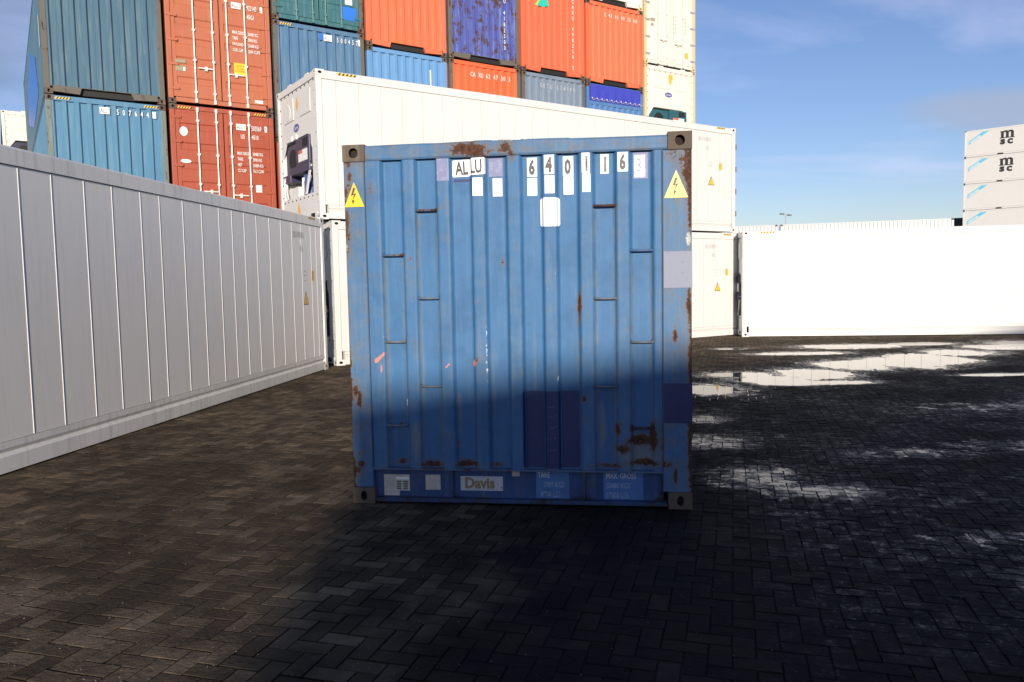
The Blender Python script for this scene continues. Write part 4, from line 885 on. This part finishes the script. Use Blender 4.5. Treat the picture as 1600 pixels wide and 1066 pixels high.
def vnoise(x, y, sc, seed):
    r_ = np.random.RandomState(seed).rand(64, 64); x = np.asarray(x) / sc + 31.3; y = np.asarray(y) / sc + 17.7
    xi, yi = np.floor(x).astype(int), np.floor(y).astype(int); fx_, fy_ = x - xi, y - yi
    fx_ = fx_ * fx_ * (3 - 2 * fx_); fy_ = fy_ * fy_ * (3 - 2 * fy_); g = lambda a, b: r_[a % 64, b % 64]
    return (g(xi, yi) * (1 - fx_) + g(xi + 1, yi) * fx_) * (1 - fy_) + (g(xi, yi + 1) * (1 - fx_) + g(xi + 1, yi + 1) * fx_) * fy_
def height(x, y):
    d = np.zeros_like(x)
    for (cx, cy, rx, ry) in PUD:
        if cy < 10: continue
        am = 1.12
        d = np.maximum(d, am * np.exp(-(((x - cx) / (rx * 1.1)) ** 2 + ((y - cy) / (ry * 1.0)) ** 2)))
    nn = vnoise(x, y, .9, 5) * .6 + vnoise(x, y, .35, 6) * .4
    return -.017 * np.clip(d * 1.15 + (nn - .5) * .55 * (d > .02) * np.minimum(1, d * 4) - .12, 0, 1) + .0030 * (vnoise(x, y, 1.7, 8) - .5) + .0020 * (vnoise(x, y, .5, 9) - .5)
U = .1; cells = []
for j in range(-260, 300):
    for k in range(-90, 90):
        i0 = j + 4 * k
        cells.append((i0, j, 0)); cells.append((i0 + 2, j - 1, 1))
cells = np.array(cells, float)
cxl = np.where(cells[:, 2] == 0, cells[:, 0] + 1, cells[:, 0] + .5) * U; cyl = np.where(cells[:, 2] == 0, cells[:, 1] + .5, cells[:, 1] + 1) * U
WX = cxl * gx[0] + cyl * gy[0]; WY = cxl * gx[1] + cyl * gy[1]
keep = (WY > 1.6) & (WY < 21.9) & (WX > -.80 * WY - 1.2) & (WX < .72 * WY + 1.5)
gdv = np.array(gd); keep &= ((WX + 3.5725) * gdv[1] - (WY - 14.9556) * gdv[0] > -.30)       # not under the grey container
keep &= ~(((WX + 3.68) * -wd[1] + (WY - 15.33) * wd[0]) > .35)                                # not beyond the white pair
WXk, WYk, ori = WX[keep], WY[keep], cells[keep, 2]
ln, wd2, ch, th = .0975, .0475, .0032, .05
a_ = GA
def bricks(x, y, ori, tint_seed=1):
    n = len(x); r_ = np.random.RandomState(tint_seed)
    hl = np.where(ori == 0, ln, wd2); hwid = np.where(ori == 0, wd2, ln)
    jx, jy = r_.normal(0, .0012, n), r_.normal(0, .0012, n); ja = r_.normal(0, .008, n)
    z = r_.normal(0, .0009, n); tx, ty = r_.normal(0, .009, n), r_.normal(0, .009, n)
    V = np.zeros((n, 12, 3)); sg = [(-1, -1), (1, -1), (1, 1), (-1, 1)]
    for lay, (ins, dz) in enumerate(((ch, 0), (0, -ch), (0, -.03))):
        for q, (sx, sy) in enumerate(sg):   # every corner follows the ground's own undulation
            lx = sx * (hl - ins); ly = sy * (hwid - ins)
            rx = lx * np.cos(ja) - ly * np.sin(ja); ry = lx * np.sin(ja) + ly * np.cos(ja)
            V[:, lay * 4 + q, 0] = x + jx + rx * gx[0] + ry * gy[0]; V[:, lay * 4 + q, 1] = y + jy + rx * gx[1] + ry * gy[1]
            V[:, lay * 4 + q, 2] = height(V[:, lay * 4 + q, 0], V[:, lay * 4 + q, 1]) + z + dz + rx * tx + ry * ty
    F1 = [(0, 1, 2, 3)] + [(4 + i, 4 + (i + 1) % 4, (i + 1) % 4, i) for i in range(4)] + [(8 + i, 8 + (i + 1) % 4, 4 + (i + 1) % 4, 4 + i) for i in range(4)]
    return V, np.array(F1), r_.rand(n)
V, F1, T = bricks(WXk, WYk, ori)
n = len(WXk)
# paving material
def paver_material():
    s = NT('wet_and_dry_concrete_paver'); geo = s.n('ShaderNodeNewGeometry'); v = geo.outputs['Position']
    tint = s.attr('tint'); joint = s.attr('joint'); pud = s.attr('puddle'); fine = s.noise(v, 120, 5, .7); med = s.noise(v, 14, 6, .65); big = s.noise(v, .55, 4, .55); mid = s.noise(v, 2.1, 5, .6)
    c = s.mix(s.math('POWER', tint, 1.6), (.085, .064, .043), (.26, .192, .128))
    c = s.mix(s.math('MULTIPLY', s.smooth(fine, .35, .75), .5), c, (.07, .054, .038))
    c = s.mix(s.math('MULTIPLY', s.smooth(med, .45, .7), .45), c, (.08, .062, .043))
    dirt = s.smooth(s.math('ADD', s.math('MULTIPLY', big, .5), s.math('MULTIPLY', mid, .5)), .40, .60)
    c = s.mix(s.math('MULTIPLY', dirt, .80), c, (.048, .037, .027))
    sp = s.smooth(s.noise(v, 55, 4, .8), .73, .78); c = s.mix(s.math('MULTIPLY', sp, .6), c, (.40, .37, .32))
    sp2 = s.math('MULTIPLY', s.smooth(s.noise(v, 4.5, 5, .7), .68, .73), s.smooth(med, .5, .6)); c = s.mix(s.math('MULTIPLY', sp2, .7), c, (.36, .32, .26))
    sx = s.n('ShaderNodeSeparateXYZ', i0=v)
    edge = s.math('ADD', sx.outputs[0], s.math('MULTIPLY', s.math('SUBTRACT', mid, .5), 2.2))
    wet = s.math('MULTIPLY', s.smooth(edge, .6, 2.0), s.smooth(s.math('ADD', s.math('MULTIPLY', big, .4), s.math('MULTIPLY', s.noise(v, 1.4, 5, .65), .6)), .36, .60))
    far = s.smooth(s.math('SUBTRACT', sx.outputs[1], s.math('ADD', s.math('MULTIPLY', sx.outputs[0], .55), s.math('MULTIPLY', mid, 3.0))), 8.2, 9.8)
    wet = s.math('MULTIPLY', wet, s.math('SUBTRACT', 1.0, s.math('MULTIPLY', far, .85)))
    shade_damp = s.smooth(edge, -1.9, .6)  # damp tone; also paints the big shadow's darkness into the paver colour
    c = s.mix(s.math('MULTIPLY', s.math('MULTIPLY', shade_damp, s.math('SUBTRACT', 1.0, far)), .86), c, (.0085, .0085, .0095))
    c = s.mix(s.math('MULTIPLY', wet, .6), c, (.012, .012, .014))
    film = s.math('MULTIPLY', wet, s.smooth(s.math('ADD', s.math('MULTIPLY', s.noise(v, 9, 6, .75), .94), s.math('MULTIPLY', tint, .06)), .47, .61))
    spark = s.smooth(s.noise(v, 26, 6, .8), .47, .60)
    film = s.math('MULTIPLY', film, s.math('ADD', .22, s.math('MULTIPLY', spark, .78)))
    c = s.mix(s.math('MULTIPLY', s.smooth(joint, .0, .8), .75), c, (.014, .0115, .009))
    film = s.math('MAXIMUM', film, s.math('MULTIPLY', s.smooth(s.math('ADD', pud, s.math('MULTIPLY', s.math('SUBTRACT', s.noise(v, 6, 7, .8), .5), 2.4)), .38, .80), s.math('ADD', .45, s.math('MULTIPLY', spark, .65))))
    soak = s.smooth(s.math('ADD', pud, s.math('MULTIPLY', s.math('SUBTRACT', s.noise(v, 5.5, 8, .85), .5), 2.9)), .50, .80)
    c = s.mix(s.math('MULTIPLY', film, .7), c, (.014, .013, .013))
    rough = s.math('SUBTRACT', .90, s.math('ADD', s.math('MULTIPLY', wet, .14), s.math('MAXIMUM', s.math('MULTIPLY', film, .46), s.math('MULTIPLY', soak, .64))))
    s.bump(s.math('ADD', s.math('ADD', s.math('MULTIPLY', fine, .6), s.math('MULTIPLY', s.noise(v, 34, 4, .6), 1.9)), s.math('MULTIPLY', med, 1.6)), .75, .006)
    return s.out(c, rough, s.math('ADD', .06, s.math('MAXIMUM', s.math('MULTIPLY', film, .5), s.math('MULTIPLY', soak, .7))))
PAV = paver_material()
def sand_material():
    s = NT('dark_joint_sand'); geo = s.n('ShaderNodeNewGeometry'); v = geo.outputs['Position']
    a = s.noise(v, 60, 5, .7); b = s.noise(v, 1.2, 4)
    return s.out(s.mix(s.smooth(a, .3, .8), (.022, .019, .015), (.048, .041, .033)), .92, .1)
SAND = sand_material()
def far_material():
    s = NT('distant_paving'); geo = s.n('ShaderNodeNewGeometry'); v = geo.outputs['Position']
    mp = s.t.nodes.new('ShaderNodeMapping'); s.t.links.new(v, mp.inputs[0]); mp.inputs['Rotation'].default_value = (0, 0, GA)
    br = s.t.nodes.new('ShaderNodeTexBrick'); s.t.links.new(mp.outputs[0], br.inputs['Vector']); br.inputs['Scale'].default_value = 1
    br.inputs['Brick Width'].default_value = .2; br.inputs['Row Height'].default_value = .1; br.inputs['Mortar Size'].default_value = .004
    br.inputs['Color1'].default_value = (.10, .085, .066, 1); br.inputs['Color2'].default_value = (.055, .047, .038, 1); br.inputs['Mortar'].default_value = (.02, .018, .015, 1)
    b = s.noise(v, .7, 5)
    return s.out(s.mix(s.math('MULTIPLY', s.smooth(b, .4, .6), .6), br.outputs[0], (.035, .03, .025)), .85, .2)
def sheet(name, x0, x1, y0, y1, z, mat, kind='structure'):
    o = MB().add([(x0, y0, z), (x1, y0, z), (x1, y1, z), (x0, y1, z)], [(0, 1, 2, 3)]).build(name, mat, None, kind=kind); return o
gnd = sheet('ground', -700, 700, -400, 1200, -.016, far_material())
px_g, py_g = np.meshgrid(np.arange(-20, 18.51, .125), np.arange(.5, 22.3, .125))
pz_g = -.0098 + height(px_g, py_g) * .35 + .0060 * np.clip((vnoise(px_g, py_g, 1.3, 21) * .6 + vnoise(px_g, py_g, .45, 22) * .4 - .42) * 4, 0, 1) * np.clip((1.4 - px_g) / 1.5, 0, 1) + .006 * (vnoise(px_g, py_g, .3, 31) - .38) * np.clip((px_g - .8) / 1, 0, 1)
_b = MB(); _nx = px_g.shape[1]; _ny = px_g.shape[0]
_b.add(np.stack([px_g, py_g, pz_g], -1).reshape(-1, 3).tolist(), [(j * _nx + i, j * _nx + i + 1, (j + 1) * _nx + i + 1, (j + 1) * _nx + i) for j in range(_ny - 1) for i in range(_nx - 1)])
pave = _b.build('pavement', SAND, None, kind='structure')
def pudfield(x, y):
    d = np.zeros_like(x)
    for (cx, cy, rx, ry) in PUD + [(6.2, 9.3, 1.6, .45), (7.2, 8.2, 1.3, .35), (4.9, 7.2, .9, .22), (4.6, 6.0, .7, .18), (3.6, 6.9, .8, .2), (3.1, 4.6, .6, .14), (2.9, 3.9, .35, .12)]:
        d = np.maximum(d, (1.0 if cy > 10 else .82 if cx < 2.8 else .60) * np.exp(-(((x - cx) / (rx * 1.6 + .1)) ** 2 + ((y - cy) / (ry * 1.4 + .08)) ** 2)))
    return d
PF = pudfield(V[:, :, 0], V[:, :, 1])
# the 300 pavers that show largest, each its own object
inview = (np.abs(WXk) < .655 * WYk) & (WYk > 2.75)
order = np.argsort(np.where(inview, np.hypot(WXk, WYk), 1e9))[:300]
sel = np.zeros(n, bool); sel[order] = True
for i in order:
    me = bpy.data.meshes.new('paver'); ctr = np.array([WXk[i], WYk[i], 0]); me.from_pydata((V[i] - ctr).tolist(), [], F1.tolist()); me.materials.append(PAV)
    at = me.attributes.new('tint', 'FLOAT', 'POINT'); at.data.foreach_set('value', [float(T[i])] * 12)
    at = me.attributes.new('joint', 'FLOAT', 'POINT'); at.data.foreach_set('value', [0.] * 4 + [1.] * 8)
    at = me.attributes.new('puddle', 'FLOAT', 'POINT'); at.data.foreach_set('value', PF[i].astype(np.float32))
    link('paver', me, pave, loc=tuple(ctr))
ri = np.where(~sel)[0]; nv = len(ri)
me = bpy.data.meshes.new('paver_field'); me.vertices.add(nv * 12); me.vertices.foreach_set('co', V[ri].reshape(-1).astype(np.float32))
FF = (F1[None] + np.arange(nv)[:, None, None] * 12).reshape(-1); nf = nv * 9
me.loops.add(nf * 4); me.loops.foreach_set('vertex_index', FF.astype(np.int32)); me.polygons.add(nf)
me.polygons.foreach_set('loop_start', np.arange(0, nf * 4, 4, dtype=np.int32)); me.polygons.foreach_set('loop_total', np.full(nf, 4, np.int32))
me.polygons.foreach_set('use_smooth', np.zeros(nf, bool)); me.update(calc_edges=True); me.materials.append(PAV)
at = me.attributes.new('tint', 'FLOAT', 'POINT'); at.data.foreach_set('value', np.repeat(T[ri], 12).astype(np.float32))
at = me.attributes.new('joint', 'FLOAT', 'POINT'); at.data.foreach_set('value', np.tile(np.array([0.] * 4 + [1.] * 8, np.float32), nv))
at = me.attributes.new('puddle', 'FLOAT', 'POINT'); at.data.foreach_set('value', PF[ri].reshape(-1).astype(np.float32))
link('paver_field', me, pave, kind='stuff')
# grit lying on the paving
gm = MB(); rr_ = random.Random(5)
for i in range(650):
    yy = 2.9 + 9 * rr_.random() ** 1.5; xx = (rr_.random() * 1.35 - .68) * yy; q = rr_.uniform(.0012, .0035) * (1 + yy * .06); a = rr_.random() * 6.3; zz = .0015
    gm.add([(xx + q * math.cos(a + k_ * 2.1), yy + q * math.sin(a + k_ * 2.1), zz) for k_ in range(3)] + [(xx + q * .2, yy, zz + q * .9)], [(0, 1, 3), (1, 2, 3), (2, 0, 3)])
gm.build('grit', flat('pale_grit', (.22, .20, .17), .8), None, kind='stuff')
# standing water in the hollows of the paving
def water_material():
    s = NT('standing_rain_water'); geo = s.n('ShaderNodeNewGeometry'); v = geo.outputs['Position']
    s.bump(s.noise(v, 16, 3, .5), .012, .004)
    s.b.inputs['IOR'].default_value = 1.45
    return s.out((.022, .021, .019), .03, .75)
wm = MB(); WN = 72; wxs = np.linspace(1.0, 13.6, WN); wys = np.linspace(4.6, 20.4, WN)
idx = {}
for iy in range(WN - 1):
    for ix in range(WN - 1):
        px_, py_ = (wxs[ix] + wxs[ix + 1]) / 2, (wys[iy] + wys[iy + 1]) / 2
        if min(((px_ - a) / (c_ * 1.6 + .2)) ** 2 + ((py_ - b) / (d_ * 1.6 + .25)) ** 2 for a, b, c_, d_ in PUD if b > 10) < 1 and px_ > 1.35:
            wm.add([(wxs[ix], wys[iy], -.0086), (wxs[ix + 1], wys[iy], -.0086), (wxs[ix + 1], wys[iy + 1], -.0086), (wxs[ix], wys[iy + 1], -.0086)], [(0, 1, 2, 3)])
wm.build('puddle_water', water_material(), None, kind='structure')
